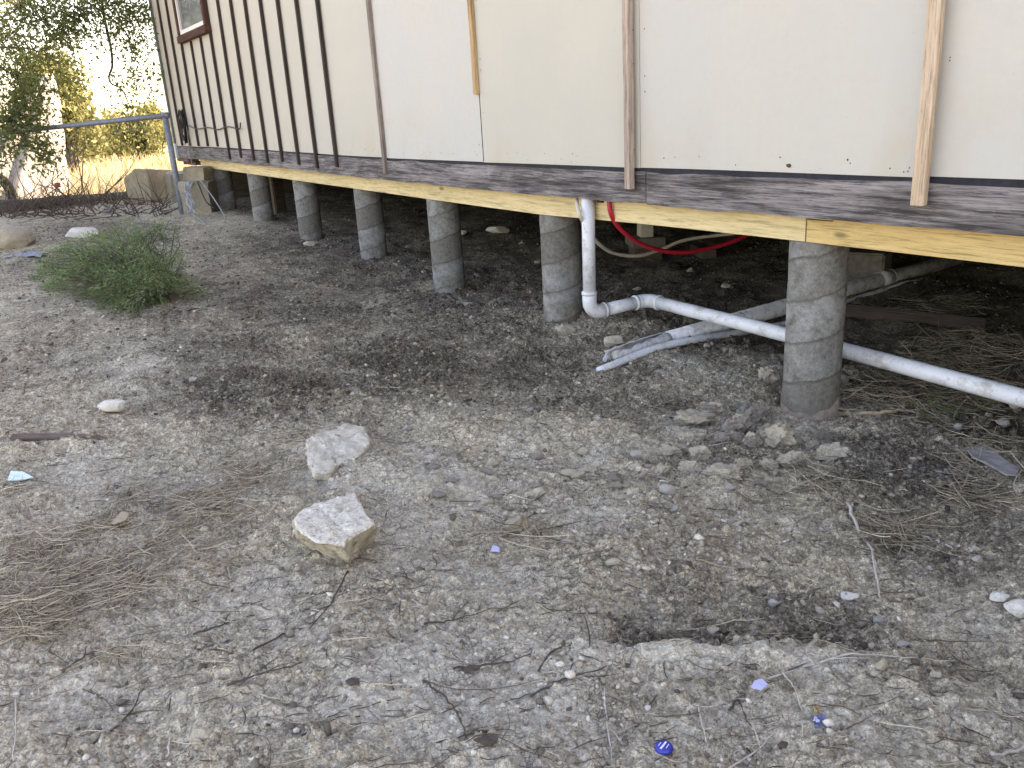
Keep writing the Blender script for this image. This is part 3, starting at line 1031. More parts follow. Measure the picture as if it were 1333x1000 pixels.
dp = thing('drain_pipe', 'white plastic drain pipe dropping from the floor and running along behind the near pier', 'pipe', (2.86, .033, -.68))


def dpart(mb, name, mat=M['pvc']):
    o = mb.build(name, mat, None, True)
    o.data.transform(Matrix.Translation((-2.86, -.033, .68)))
    o.parent = dp
    return o


PR = .0295
A0 = np.array([2.862, .030, -.139]); A1 = np.array([2.853, .030, -.615])
dpart(MB().tube([A0, A1], PR, 28), 'riser')
# elbow: down (-z) turning to +y
dirb = np.array([.16, .985, .06]); dirb /= np.linalg.norm(dirb)
E0 = A1; er = .055
cen = E0 + er * dirb
pts = [E0 + np.array([0, 0, .045])] + arc(cen, -dirb, (0, 0, -1), er, 0, PI / 2 * .96, 10)
end = pts[-1]
pts.append(end + dirb * .03)
mb = MB().tube(pts, PR + .0035, 28)
mb.tube([pts[0] + np.array([0, 0, .003]), pts[0] + np.array([0, 0, -.012])], PR + .0065, 28)
mb.tube([end + dirb * .022, end + dirb * .034], PR + .0065, 28)
dpart(mb, 'elbow')
B0 = end + dirb * .02; B1 = B0 + dirb * .20
dpart(MB().tube([B0, B1], PR, 28), 'short_run')
dirc = np.array([.997, .02, -.028]); dirc /= np.linalg.norm(dirc)
bend = dirc - dirb * dirb.dot(dirc); bend /= np.linalg.norm(bend)
C0 = B1 + dirb * .0; ang_ = math.acos(dirb.dot(dirc))
cen = C0 + bend * .05
pts = [C0 - dirb * .03] + arc(cen, -bend, dirb, .05, 0, ang_, 10)
end = pts[-1]
pts.append(end + dirc * .035)
mb = MB().tube(pts, PR + .0035, 28)
mb.tube([pts[0] - dirb * .002, pts[0] + dirb * .012], PR + .0065, 28)
mb.tube([end + dirc * .026, end + dirc * .038], PR + .0065, 28)
dpart(mb, 'elbow')
D0 = end + dirc * .02
run = [D0 + dirc * s + np.array([0, .0, .004 * math.sin(s * 2.2)]) for s in np.linspace(0, 4.5, 24)]
dpart(MB().tube(run, PR, 28), 'long_run')
# solid brown block painted as the dark of the hole beside the riser
part(MB().box(2.895, 2.93, BF - .012, BF + .0, -.165, -.139), 'painted_notch', M['brown'])

# dirty pipes on the ground under the house
def on_ground_path(pix, lift):
    out = []
    for u, v in pix:
        P = G(u, v); out.append(np.array([P[0], P[1], Hs(P[0], P[1]) + lift]))
    return out


a = G(796, 470); b = G(1215, 352)
L = np.linalg.norm(b - a); dr = (b - a) / L
zz0 = Hs(a[0], a[1]) + .018; zz1 = Hs(b[0], b[1]) + .05
dr = np.array([b[0] - a[0], b[1] - a[1], zz1 - zz0]); L = np.linalg.norm(dr); dr /= L
a = np.array([a[0], a[1], zz0])
gp = thing('ground_pipe', 'thick dirty grey pipe lying under the house with a broken open end', 'pipe', tuple(a))
o = MB().tube([a + dr * .34, a + dr * (L + .8)], .040, 20).build('pipe', M['pvcdirty'], gp, True); o.data.transform(Matrix.Translation(-Vector(a)))
sd_ = np.cross(dr, (0, 0, 1)); sd_ /= np.linalg.norm(sd_); upv = np.cross(sd_, dr)
V = []; F = []
nn = 15
for i in range(13):
    q = i / 12
    op = .18 + .95 * (1 - q) + .12 * math.sin(i * 2.3)
    for k in range(nn):
        t = PI / 2 + op + (2 * PI - 2 * op) * k / (nn - 1)
        for rr in (.040,):
            V.append(dr * (.34 * q - .01 + .012 * math.sin(k * 1.3) * (1 - q)) + rr * (sd_ * math.cos(t) + upv * math.sin(t)))
for i in range(12):
    for k in range(nn - 1):
        F.append((i * nn + k, i * nn + k + 1, i * nn + nn + k + 1, i * nn + nn + k))
o = MB().add(V, F).build('broken_end', M['pvcdirty'], gp, True)
sm = o.modifiers.new('thickness', 'SOLIDIFY'); sm.thickness = .004
V = []
o = MB().tube([dr * s + upv * (-.012 + .004 * math.sin(s * 40)) for s in np.linspace(.02, .33, 9)], .026, 10).build('packed_soil', M['clod'], gp, True)
c = a + dr * (L * .80)
o = MB().tube([c - dr * .05, c + dr * .05], .046, 20).build('coupling', M['pvcdirty'], gp, True); o.data.transform(Matrix.Translation(-Vector(a)))
o = MB().tube([c + dr * .05, c + dr * .056], .048, 20).build('coupling_lip', M['cream'], gp, True); o.data.transform(Matrix.Translation(-Vector(a)))
pts = on_ground_path([(779, 483), (860, 461), (940, 441), (1020, 419), (1100, 398)], .015)
tp = MB().tube(smooth_path(pts, 5), .0165, 14).build('thin_pipe', M['pvc'], None, True)
tag(tp, 'thin white pipe lying on the soil in front of the thick grey pipe', 'pipe')
pts = on_ground_path([(1000, 432), (1100, 392), (1200, 364)], .012)
tp = MB().tube(smooth_path(pts, 5), .012, 12).build('thin_pipe', M['pvcdirty'], None, True)
tag(tp, 'thin dirty pipe behind the near pier, alongside the thick pipe', 'pipe')

# tubes hanging under the beam
def depth_pts(L):
    return [at_depth(u, v, d) for u, v, d in L]


p1 = on_y(792, 264, .05)
pts = [p1 + np.array([0, 0, .02])] + depth_pts([(797, 283, 3.66), (815, 305, 3.74), (845, 322, 3.85), (885, 329, 3.95), (925, 323, 4.05), (955, 314, 4.1), (985, 300, 4.15)])
rt = MB().tube(smooth_path(pts, 8), .0105, 12).build('water_tube', M['red'], None, True)
tag(rt, 'red plastic water tube sagging below the yellow beam', 'tube')
p1 = on_y(750, 259, .05)
pts = [p1 + np.array([0, 0, .015])] + depth_pts([(754, 278, 3.72), (766, 300, 3.85), (780, 318, 3.95), (800, 330, 4.1), (832, 333, 4.2), (862, 324, 4.3), (890, 313, 4.35), (930, 307, 4.4), (970, 303, 4.4)])
rt = MB().tube(smooth_path(pts, 8), .0085, 12).build('water_tube', M['cream'], None, True)
tag(rt, 'cream plastic tube looping behind the red one under the floor', 'tube')

# inner support post
P = G(840, 330)
sp = thing('support_post', 'pale wooden floor post standing on a wide grey block under the house', 'post', (P[0], P[1], P[2]))
zt = -.305 - P[2]
MB().box(-.06, .06, -.045, .045, .125, zt).build('post', M['cream'], sp, bevel=.004)
MB().box(-.12, .12, -.12, .12, .06, .125).build('cap_block', M['block'], sp, bevel=.008)
MB().box(-.10, .10, -.10, .10, -.08, .06).build('footing', M['innerwood'], sp, bevel=.008)
sp.rotation_euler.z = -.45
P = G(915, 330)
o = MB().box(-.16, .16, -.05, .05, -.02, .05).build('timber_offcut', M['innerwood'], None, bevel=.004); o.location = P; o.rotation_euler.z = -.5
tag(o, 'short timber offcut on the soil beyond the sagging red tube', 'timber')
# board lying under the house, blocks behind the near pier
a = GP(1098, 405); b = GP(1282, 428)
d = b - a; L = np.linalg.norm(d)
o = MB().box(0, L, -.045, .045, 0, .03).build('loose_board', M['oldwood'], None, bevel=.003); o.location = a + np.array([0, 0, .012]); o.rotation_euler = (.5, -math.asin(d[2] / L), math.atan2(d[1], d[0]))
tag(o, 'long brown board lying under the house behind the white pipe', 'board')
P = G(1125, 362)
o = MB().box(-.12, .12, -.1, .1, -.05, .16).build('concrete_block', M['block'], None, bevel=.01); o.location = P; o.rotation_euler.z = .4
tag(o, 'dark grey block under the floor behind the near pier', 'block')
P = G(362, 275)
o = MB().box(-.07, .07, -.07, .07, -.08, .40).build('timber_block', M['innerwood'], None, bevel=.01); o.location = P; o.rotation_euler.z = .3
tag(o, 'brown timber upright under the floor between two far piers', 'timber')

# ------------------------------------------------------------------ stones


def rock(name, label, P, w, d, h, mat, seed, cuts=14, rot=0, group=None, rough=.06, sink=.25, cat='stone', sub=3, tilt=0, sharp=.62, boxy=0):
    r = np.random.default_rng(seed)
    bm = bmesh.new()
    bmesh.ops.create_icosphere(bm, subdivisions=sub, radius=1)
    N = r.standard_normal((cuts, 3)); N /= np.linalg.norm(N, axis=1)[:, None]
    D = r.uniform(sharp - .14, sharp + .14, cuts)
    if boxy:
        A = np.array([(1, 0, 0), (-1, 0, 0), (0, 1, 0), (0, -1, 0), (0, 0, 1), (0, 0, -1)], float) + .08 * r.standard_normal((6, 3))
        N = np.concatenate([A / np.linalg.norm(A, axis=1)[:, None], N]); D = np.concatenate([np.full(6, boxy), D])
    V = np.array([v.co[:] for v in bm.verts])
    for n_, d_ in zip(N, D):
        k = V @ n_ - d_
        V -= np.maximum(k, 0)[:, None] * n_
    nn = V / np.linalg.norm(V, axis=1)[:, None]

    def n3(q, sd):
        return (pn(nn[:, 0] * q + sd, nn[:, 1] * q, sd) + pn(nn[:, 1] * q + 3.3, nn[:, 2] * q + sd, sd + 1) + pn(nn[:, 2] * q + 7.7, nn[:, 0] * q + sd, sd + 2)) * .6
    dn = n3(2.2, seed) + .5 * n3(5, seed + 5) + (.4 * n3(11, seed + 7) + .25 * n3(21, seed + 9) if sub > 3 else 0)
    V = V * (1 + rough * dn)[:, None]
    V /= np.abs(V).max(0)
    V *= np.array([w / 2, d / 2, h / 2])
    R = Matrix.Rotation(tilt, 3, 'Y')
    for v, c in zip(bm.verts, V):
        v.co = R @ Vector(c)
    me = bpy.data.meshes.new(name)
    bm.to_mesh(me); bm.free()
    o = link(me, name, mat, None, True)
    try:
        me.set_sharp_from_angle(angle=math.radians(28))
    except Exception:
        pass
    o.location = (P[0], P[1], P[2] + h * (.5 - sink))
    o.rotation_euler.z = rot
    tag(o, label, cat, group)
    return o


def prock(name, label, u, v, wp, hp, mat, seed, **k):
    """(u,v) foot of the stone, wp x hp its size in the photograph"""
    P = GP(u, v)
    s = ppm(P)
    w_ = wp / s; h_ = hp / s
    # what is seen of it: top face and front
    hh = h_ * k.pop('hk', .8)
    dd = k.pop('dk', .75) * w_
    away = np.array([-AX[2][0], -AX[2][1]]); away /= np.linalg.norm(away)
    P = np.array([P[0] - away[0] * dd * .4, P[1] - away[1] * dd * .4, 0]); P[2] = Hs(P[0], P[1])
    rot = math.atan2(AX[0][1], AX[0][0]) + k.pop('drot', 0)
    return rock(name, label, P, w_, dd, hh, mat, seed, rot=rot, **k)


# the big white stone
zb = GP(440, 700)[2]
topz = zb + .078
def plane_z(u, v, z):
    d = ray(u, v)
    return CAM + d * ((z - CAM[2]) / d[2])


def slab(tpix, bpix, zt_, zb_, rim, amp, seed):
    """stone with a broad top: outline of its top and of its foot on the ground"""
    top = [plane_z(u, v, zt_) for u, v in tpix]
    bot = [plane_z(u, v, zb_) for u, v in bpix]
    cc = sum(top) / len(top)
    bm = bmesh.new()
    nT = len(top)
    bev = [t * .93 + cc * .07 + np.array([0, 0, rim]) for t in top]
    inn = [t * .5 + cc * .5 + np.array([0, 0, rim * (1.0 + .8 * math.sin(2.1 * i + seed))]) for i, t in enumerate(top)]
    mid = [(t * .42 + b * .58) + (t - cc) * .03 * math.sin(3.1 * i) + np.array([0, 0, .012 * math.sin(1.7 * i)]) for i, (t, b) in enumerate(zip(top, bot))]
    vv = [[bm.verts.new(p - cc) for p in ring] for ring in (bot, mid, top, bev, inn)]
    ctr = bm.verts.new((0, 0, rim * .8))
    for a_, b_ in zip(vv[:-1], vv[1:]):
        for i in range(nT):
            bm.faces.new((a_[i], a_[(i + 1) % nT], b_[(i + 1) % nT], b_[i]))
    for i in range(nT):
        bm.faces.new((vv[4][i], vv[4][(i + 1) % nT], ctr))
    bm.faces.new(vv[0][::-1])
    bmesh.ops.recalc_face_normals(bm, faces=bm.faces)
    bmesh.ops.triangulate(bm, faces=bm.faces)
    bmesh.ops.subdivide_edges(bm, edges=bm.edges[:], cuts=5, use_grid_fill=True)
    bmesh.ops.triangulate(bm, faces=bm.faces)
    bmesh.ops.smooth_vert(bm, verts=bm.verts, factor=.5, use_axis_x=True, use_axis_y=True, use_axis_z=True)
    bm.normal_update()
    V = np.array([v.co[:] for v in bm.verts])

    def n3(q, o):
        return (fbm(V[:, 0] * q, V[:, 1] * q, seed, o) + fbm(V[:, 1] * q + 5, V[:, 2] * q, seed + 1, o) + fbm(V[:, 2] * q + 9, V[:, 0] * q, seed + 2, o)) * .6
    pits = np.minimum(n3(70, 3), .0)
    dn = amp * (n3(24, 4) + 1.3 * pits)
    for v, q in zip(bm.verts, dn):
        v.co += v.normal * float(q)
    me = bpy.data.meshes.new('stone'); bm.to_mesh(me)
    tt = np.clip((V[:, 2] + .012 + .008 * n3(30, 3)) / .012, 0, 1)
    bm.free()
    at = me.attributes.new('tint', 'FLOAT', 'POINT'); at.data.foreach_set('value', tt.astype(np.float32))
    me.set_sharp_from_angle(angle=math.radians(40))
    return me, cc


tp_ = [(381, 676), (392, 664), (415, 655), (440, 647), (463, 641), (467, 652), (476, 667), (489, 683), (477, 691), (458, 699), (449, 711), (430, 709), (411, 708), (398, 699), (385, 690)]
bt_ = [(378, 688), (388, 676), (415, 668), (440, 660), (462, 655), (470, 664), (478, 680), (490, 700), (482, 712), (468, 722), (457, 736), (436, 730), (413, 722), (398, 712), (384, 698)]
me, cc = slab(tp_, bt_, topz, zb - .012, .004, .0055, 9)
n = NT('split_limestone')
p = n.obj(); f = n.noise(p, 26, 6, .65); g = n.noise(p, 140, 5, .7)
topc = n.mix(n.ramp(f, [(.3, 0), (.7, 1)]), (.58, .525, .43), (.80, .755, .66))
topc = n.mix(n.ramp(n.noise(p, 55, 6, .7), [(.5, 0), (.64, .85)]), topc, (.27, .26, .25))
topc = n.mix(n.ramp(n.noise(p, 14, 5, .7), [(.5, 0), (.66, .6)]), topc, (.50, .43, .31))
side = n.mix(f, (.42, .36, .255), (.64, .575, .455))
side = n.mix(n.ramp(n.noise(p, 34, 5, .7), [(.48, 0), (.64, .8)]), side, (.20, .165, .115))
colx = n.mix(n.attr('tint'), side, topc)
colx = n.mix(n.ramp(g, [(.34, .55), (.48, 0)]), colx, (.17, .15, .125))
nb = n.bump(f, .6, .01); nb = n.bump(g, .8, .004, nb)
stone = link(me, 'stone', n.done(colx, .93, nb, .15), None, True)
stone.location = cc
tag(stone, 'large flat-topped white limestone with tan broken sides on the bare clay', 'stone')

zs_ = GP(440, 640)[2]
sp_t = [(399, 590), (400, 572), (414, 563), (430, 560), (452, 551), (474, 556), (482, 572), (474, 590), (458, 600), (440, 606), (426, 617), (410, 616), (402, 604)]
sp_b = [(397, 600), (398, 580), (414, 569), (430, 566), (452, 557), (476, 560), (488, 574), (480, 592), (462, 604), (446, 612), (430, 626), (410, 627), (399, 614)]
me, cc = slab(sp_t, sp_b, zs_ + .022, zs_ - .02, .004, .0055, 31)
emb = link(me, 'embedded_rock', M['crust'], None, True); emb.location = cc
tag(emb, 'flat pale slab of hard clay bedded in the yard just beyond the white stone', 'rock')
prock('stone', 'fist-sized cream rock alone on pale ground near the brown stick', 142, 538, 37, 24, M['lime'], 3, hk=.8, sharp=.85)
prock('stone', 'rough cream clod half sunk just beyond the big white stone', 674, 680, 44, 40, M['tanlime'], 4, hk=.7, rough=.14, sink=.35)
prock('stone', 'smooth grey stone on the gravel below the heap of clods', 868, 646, 27, 22, M['greystone'], 5)
prock('stone', 'flat white stone beside the long bare twig', 1109, 763, 27, 16, M['lime'], 6, hk=.6)
prock('boulder', 'big cream boulder with yellow foot at the yard edge', 6, 322, 62, 38, M['tanlime'], 7, hk=.85, sharp=.8, cat='boulder', sub=4)
prock('boulder', 'pale grey boulder behind the feathery green bush', 100, 310, 54, 28, M['lime'], 8, hk=.8, cat='boulder', sub=4)
prock('stone', 'small grey rock in the brush between boulder and fence post', 138, 277, 22, 10, M['greystone'], 9)
prock('stone', 'white stone lying under the floor between the second and third pier', 648, 306, 32, 15, M['lime'], 10)
prock('stone', 'small square white stone half hidden by the third pier', 603, 304, 14, 10, M['lime'], 12)
prock('stone', 'upright tan pebble beside the crossing straws in the foreground', 1150, 876, 17, 26, M['tanlime'], 13)
prock('clod', 'crumbly cream clay clod among dark roots in the foreground', 258, 968, 32, 24, M['clod'], 14, rough=.14, cat='clod')
prock('stone', 'pale rock at the far end of the scrape, by the frame edge', 1306, 781, 28, 20, M['lime'], 15)
prock('stone', 'cream rock half out of the frame beside the pale rock', 1336, 798, 44, 32, M['lime'], 16)
CL = [(905, 556, 62, 26, 'yellow-stained long clod at the far side of the heap', .2), (1012, 588, 64, 44, 'large slanting clay clod leaning toward the near pier foot', -.7),
      (1034, 607, 42, 24, 'pale rounded clod in front of the slanting clod', 0), (1086, 600, 54, 24, 'flat oval cream clod right of the pale rounded one', 0),
      (900, 615, 34, 22, 'pale knobbly clod on the near edge of the heap', 0), (948, 628, 62, 20, 'low broken ridge of clay along the near edge of the heap', 0),
      (985, 553, 44, 34, 'brown clod at the heap top, nearest the pier', .6), (960, 575, 48, 34, 'dark grey clod in the middle of the heap', .3),
      (1072, 575, 34, 24, 'grey pointed clod just under the near pier foot', 0), (930, 535, 40, 22, 'small cream clod at the back of the heap', -.4),
      (1090, 512, 36, 40, 'rough grey clod behind the foot of the near pier', 0), (862, 618, 26, 18, 'small yellowish clod outside the near edge of the heap', 0),
      (1000, 500, 34, 26, 'pale clod between the pipes and the near pier', 0)]
for k, (u, v, a_, b_, lab, dr_) in enumerate(CL):
    prock('clod', lab, u, v, a_, b_, M['darkclod'] if 'dark' in lab or 'brown' in lab or 'grey' in lab else M['clod'], 40 + k, rough=.32, sub=4, drot=dr_, sink=.3, group='clay clods heaped by the near pier', cat='clod', hk=1.05, dk=.7)
for u, v, a_, b_, lab in ((737, 430, 30, 20, 'broken clod at the foot of the pier beside the drain riser'), (800, 455, 30, 18, 'pale crumb of clay above the broken pipe end'),
                          (402, 318, 18, 11, 'brown lump at the foot of the fifth pier'), (607, 398, 20, 14, 'white lump at the foot of the third pier'), (575, 350, 14, 10, 'white lump on the dark soil behind the third pier')):
    prock('clod', lab, u, v, a_, b_, M['clod'], u, rough=.18, cat='clod')
# loose mid-size stones, alike
k = 0
for u, v, s in [(420, 838, 13), (264, 690, 11), (290, 107 + 720, 9), (614, 414, 9), (540, 450, 8), (118, 520, 8), (60, 548, 9), (700, 640, 20), (760, 585, 16), (830, 600, 14),
                (640, 600, 18), (560, 590, 14), (880, 665, 12), (950, 640, 14), (740, 700, 16), (800, 730, 18), (1180, 640, 12), (1150, 640, 10), (1240, 640, 11), (1200, 770, 14),
                (1230, 790, 12), (1060, 730, 12), (1010, 770, 16), (930, 800, 14), (900, 812, 12), (960, 815, 12), (1090, 700, 11), (1275, 735, 14), (1120, 820, 12), (1180, 830, 14),
                (1215, 735, 14), (1150, 790, 15), (490, 640, 12), (530, 560, 10), (360, 545, 9), (460, 520, 8), (250, 500, 9), (170, 470, 8), (690, 540, 9), (1250, 560, 14),
                (1290, 545, 16), (1310, 556, 18), (1325, 540, 16), (1300, 530, 13), (780, 560, 10), (850, 560, 12), (720, 760, 12), (770, 790, 14), (1140, 880, 12), (1220, 880, 16), (920, 455, 9), (860, 488, 11), (680, 320, 9), (700, 345, 9), (830, 375, 11), (900, 355, 10), (945, 375, 12), (530, 320, 8), (620, 360, 7)]:
    lt = rng.random() < .55
    where = ('on the dark soil under the floor' if v < 480 and u > 500 else 'in the rubble by the white pipe at the frame edge' if u > 1235 and v < 570 else 'on the dark ground past the near pier' if u > 1080 and v < 720 else
             'around the shallow scrape' if v > 720 and u > 860 else 'on the tan gravel patch' if u > 620 and v > 580 else 'in the open clay of the yard')
    prock('loose_stone', ('small loose pale stone ' if lt else 'small loose grey-brown stone ') + where, u, v, s * rng.uniform(.9, 1.4), s, M['clod'] if lt else M['greystone'], 200 + k,
          group='small pale stones scattered on the yard' if lt else 'small grey-brown stones scattered on the yard', sub=2, rough=.1)
    k += 1

hr = np.random.default_rng(77)
for k in range(38):
    a_ = hr.uniform(0, 2 * PI); q = math.sqrt(hr.random())
    u = 965 + 105 * q * math.cos(a_); v = 582 + 52 * q * math.sin(a_) + .12 * (u - 965)
    if u > 1008 and v < 565:
        continue
    sz = hr.uniform(10, 28)
    prock('clod', 'crumbly brown-grey lump among the bigger clods of the heap' if k % 2 else 'small tan lump among the bigger clods of the heap', u, v, sz * 1.3, sz, M['darkclod'] if k % 2 else M['clod'], 400 + k, rough=.32, sub=4,
          group='small lumps in the clod heap', cat='clod', hk=.9, sink=.3)
# rubble of clods along the foot of the loose soil
for k in range(46):
    u = hr.uniform(560, 900); v = hr.uniform(560, 660)
    sz = hr.uniform(7, 17)
    prock('clod', 'little tan crumb of clay between the white stone and the clod heap' if k % 2 else 'little grey-brown crumb of clay between the white stone and the clod heap', u, v, sz * 1.4, sz, M['clod'] if k % 2 else M['darkclod'], 500 + k, rough=.2, sub=2,
          group='clay crumbs in the middle of the yard', cat='clod', hk=.7, sink=.4)

# corner pillar stones at the far end of the house
P = G(258, 284)
cs_ = thing('corner_pillar', 'rough limestone pillar holding up the far house corner', 'pillar', (P[0], P[1], P[2]), None)


def pstone(u0, v0, u1, v1, dep, mat, seed):
    c = at_depth((u0 + u1) / 2, (v0 + v1) / 2, dep); s = FPX / dep
    o = rock('stone', '', (c[0], c[1], c[2] - .5 * (v1 - v0) / s), (u1 - u0) / s, .4, (v1 - v0) / s, mat, seed, cuts=8, rot=math.atan2(AX[0][1], AX[0][0]), sink=0, rough=.04, sub=4, boxy=.6, sharp=.95)
    del o['label']; del o['category']
    o.parent = cs_; o.matrix_parent_inverse = Matrix.Translation(-P)
    return o


dpil = depth_of(P) + .5
pstone(240, 232, 281, 286, dpil, M['boulder'], 71)
pstone(243, 216, 276, 238, dpil + .05, M['tanlime'], 73)
film = thing('plastic_strap', 'torn clear plastic strip hanging against the corner pillar', 'plastic', tuple(at_depth(246, 245, dpil - .3)))
pts = depth_pts([(246, 236, dpil - .27), (243, 250, dpil - .3), (247, 262, dpil - .32), (249, 277, dpil - .34)])
fp = smooth_path(pts, 6)
rb = MB(); V = []; F = []
for i_, q_ in enumerate(fp):
    for j_ in range(5):
        V.append(q_ + AX[0] * (j_ - 2) * (.02 + .004 * math.sin(i_ * 1.1)) + AX[2] * .012 * math.sin(j_ * 2.4 + i_ * .7))
for i_ in range(len(fp) - 1):
    for j_ in range(4):
        F.append((i_ * 5 + j_, i_ * 5 + j_ + 1, i_ * 5 + 6 + j_, i_ * 5 + 5 + j_))
o = rb.add(V, F).build('plastic_film', M['film'], None)
o.parent = film; o.matrix_parent_inverse = Matrix.Translation(-film.location)
for k, pl in enumerate(([(249, 278, dpil - .34), (262, 287, dpil - .7), (272, 296, dpil - .9)], [(259, 232, dpil - .3), (278, 258, dpil - .45), (294, 283, dpil - .75)], [(257, 236, dpil - .28), (268, 262, dpil - .3), (281, 272, dpil - .35)])):
    o = MB().tube(smooth_path(depth_pts(pl), 6), .007, 6).build('cord', M['film'] if k < 2 else M['black'], None, True)
    o.parent = film; o.matrix_parent_inverse = Matrix.Translation(-film.location)

# coiled cable on the wall
coil = thing('cable_coil', 'black cable coiled on a nail near the far house corner', 'cable', tuple(on_y(240, 160, -.03)))
c = on_y(239.5, 168, -.035)
pts = []
for i in range(150):
    a_ = i / 150 * 2 * PI * 7
    rx = .055 + .03 * math.sin(i * .21); rz = .16 + .025 * math.sin(i * .13)
    pts.append((c[0] + rx * math.cos(a_) + .02 * math.sin(i * .4), -.035 - .02 * math.sin(a_ * .5 + i * .07), c[2] + .03 + rz * math.sin(a_)))
o = MB().tube(pts, .008, 6).build('loops', M['black'], None, True); o.parent = coil; o.matrix_parent_inverse = Matrix.Translation(-coil.location)
pl = [(244, 163), (256, 168), (270, 166), (283, 169), (296, 165), (311, 168), (313, 160)]
o = MB().tube(smooth_path([on_y(u, v, -.026) for u, v in pl], 6), .006, 6).build('lead', M['black'], None, True); o.parent = coil; o.matrix_parent_inverse = Matrix.Translation(-coil.location)
for pl in ([(243, 165), (246, 190), (250, 214), (258, 236)], [(245, 170), (249, 188), (252, 205)], [(240, 168), (241, 190), (244, 208)]):
    o = MB().tube(smooth_path([on_y(u, v, -.045) for u, v in pl], 6), .0045, 6).build('hanging_wire', M['grbatten'], None, True); o.parent = coil; o.matrix_parent_inverse = Matrix.Translation(-coil.location)

# ------------------------------------------------------------------ fence
P = G(238, 279)
fx, fy = float(P[0]), float(P[1])
fz = Hs(fx, fy)
fence = thing('chain_link_fence', 'chain-link fence with grey steel post and top rail beyond the yard', 'fence', (fx, fy, fz))
ptop = at_depth(214.5, 150, depth_of((fx, fy, fz + .96)))
MB().tube([(0, 0, -.15), tuple(ptop - np.array([fx, fy, fz]))], .031, 16).build('post', M['steel'], fence, True)
dl = depth_of(P)
# rail to the left, meeting a second post outside the view
rl = at_depth(66, 166, dl + .35) - np.array([fx, fy, fz]); r0 = ptop - np.array([fx, fy, fz])
dirr = (rl - r0) / np.linalg.norm(rl - r0)
rail_end = r0 + dirr * 3.2
MB().tube([r0 - dirr * .05 + np.array([0, 0, -.005]), rail_end], .026, 14).build('top_rail', M['steel'], fence, True)
gz = Hs(fx + rail_end[0], fy + rail_end[1]) - fz
MB().tube([(rail_end[0], rail_end[1], gz - .1), tuple(rail_end)], .031, 14).build('post', M['steel'], fence, True)
MB().tube([r0 + np.array([0, 0, -.02]), r0 + np.array([0, 0, .03])], .036, 16).build('post_cap', M['steel'], fence, True)
# zig-zag wires
mb = MB()
LL = 3.2; hd = np.array([dirr[0], dirr[1]]); hd /= np.linalg.norm(hd)
n = int(LL / .062)
for i in range(n):
    s0 = .03 + i * .062
    pts = []
    for j in range(15):
        z = j / 14
        zt_ = r0[2] + dirr[2] * s0 - .02; zb_ = .04
        ss = s0 + (.031 if (j % 2) else -.031) + .06 * 0
        pts.append((hd[0] * ss, hd[1] * ss, zb_ + (zt_ - zb_) * z))
    mb.tube(pts, .0011, 3, False)
o = mb.build('wire_mesh', M['wire'], fence); o['kind'] = 'stuff'

# ------------------------------------------------------------------ leaf scatter


def leaves(name, C, size, asp, mat, parent=None, tint=None, droop=0, seed=0, fold=.25):
    r = np.random.default_rng(seed)
    n = len(C)
    d = r.standard_normal((n, 3)); d[:, 2] -= droop; d /= np.linalg.norm(d, axis=1)[:, None]
    q = r.standard_normal((n, 3)); q -= d * (q * d).sum(1)[:, None]; q /= np.linalg.norm(q, axis=1)[:, None]
    nn = np.cross(d, q)
    L = (size * r.uniform(.65, 1.3, n))[:, None]; W = L * asp
    V = np.stack([C, C + d * L * .45 + q * W * .5 + nn * L * fold * .3, C + d * L, C + d * L * .45 - q * W * .5 + nn * L * fold * .3], 1).reshape(-1, 3)
    b = np.arange(n)[:, None] * 4
    F = np.concatenate([b + np.array([0, 1, 2]), b + np.array([0, 2, 3])])
    t = tint if tint is not None else r.random(n)
    return arrays(name, V, F, mat, parent, False, dict(tint=np.repeat(np.clip(t, 0, 1), 4)))


# big oak whose limbs hang into the view
TP = np.array([-5.6, -5.2, 0]); TP[2] = Hs(TP[0], TP[1])
oak = thing('oak_tree', 'dark-leaved tree hanging its branches over the fence and the sky', 'tree', tuple(TP))
BL = [(20, 100, 42, 9.3, 1400), (22, 140, 30, 9.3, 850), (10, 160, 32, 9.2, 1200), (30, 188, 28, 9.2, 560), (58, 192, 14, 9.3, 170), (10, 50, 34, 9.4, 700), (55, 25, 34, 9.5, 950),
      (105, 22, 30, 9.6, 850), (85, 40, 22, 9.6, 450), (25, 10, 30, 9.4, 700), (140, 12, 28, 9.7, 600), (165, 30, 26, 9.8, 420), (190, 12, 20, 9.9, 330), (150, 48, 22, 9.8, 260), (186, 52, 22, 9.9, 330),
      (172, 82, 20, 9.9, 170), (150, 108, 12, 9.9, 80), (180, 118, 20, 9.9, 190), (194, 95, 10, 9.9, 80), (172, 140, 9, 9.9, 60), (185, 162, 7, 9.9, 45), (60, 84, 22, 9.4, 260), (70, 118, 10, 9.4, 50), (0, 210, 24, 9.2, 260), (55, 205, 14, 9.2, 90),
      (98, 70, 10, 9.6, 60), (-40, 120, 60, 9.3, 1000), (-60, 30, 80, 9.6, 1200), (60, -60, 80, 9.8, 1500), (170, -60, 80, 10.1, 1300), (200, -20, 30, 10.1, 400)]
C = []; T = []; limb = MB()
hub = TP + np.array([.2, .9, 2.6])
limb.tube(smooth_path([TP + np.array([0, 0, -.2]), TP + np.array([.05, .1, .9]), TP + np.array([0, .5, 1.8]), hub], 6), [.24 - .12 * i / 18 for i in range(19)], 12)
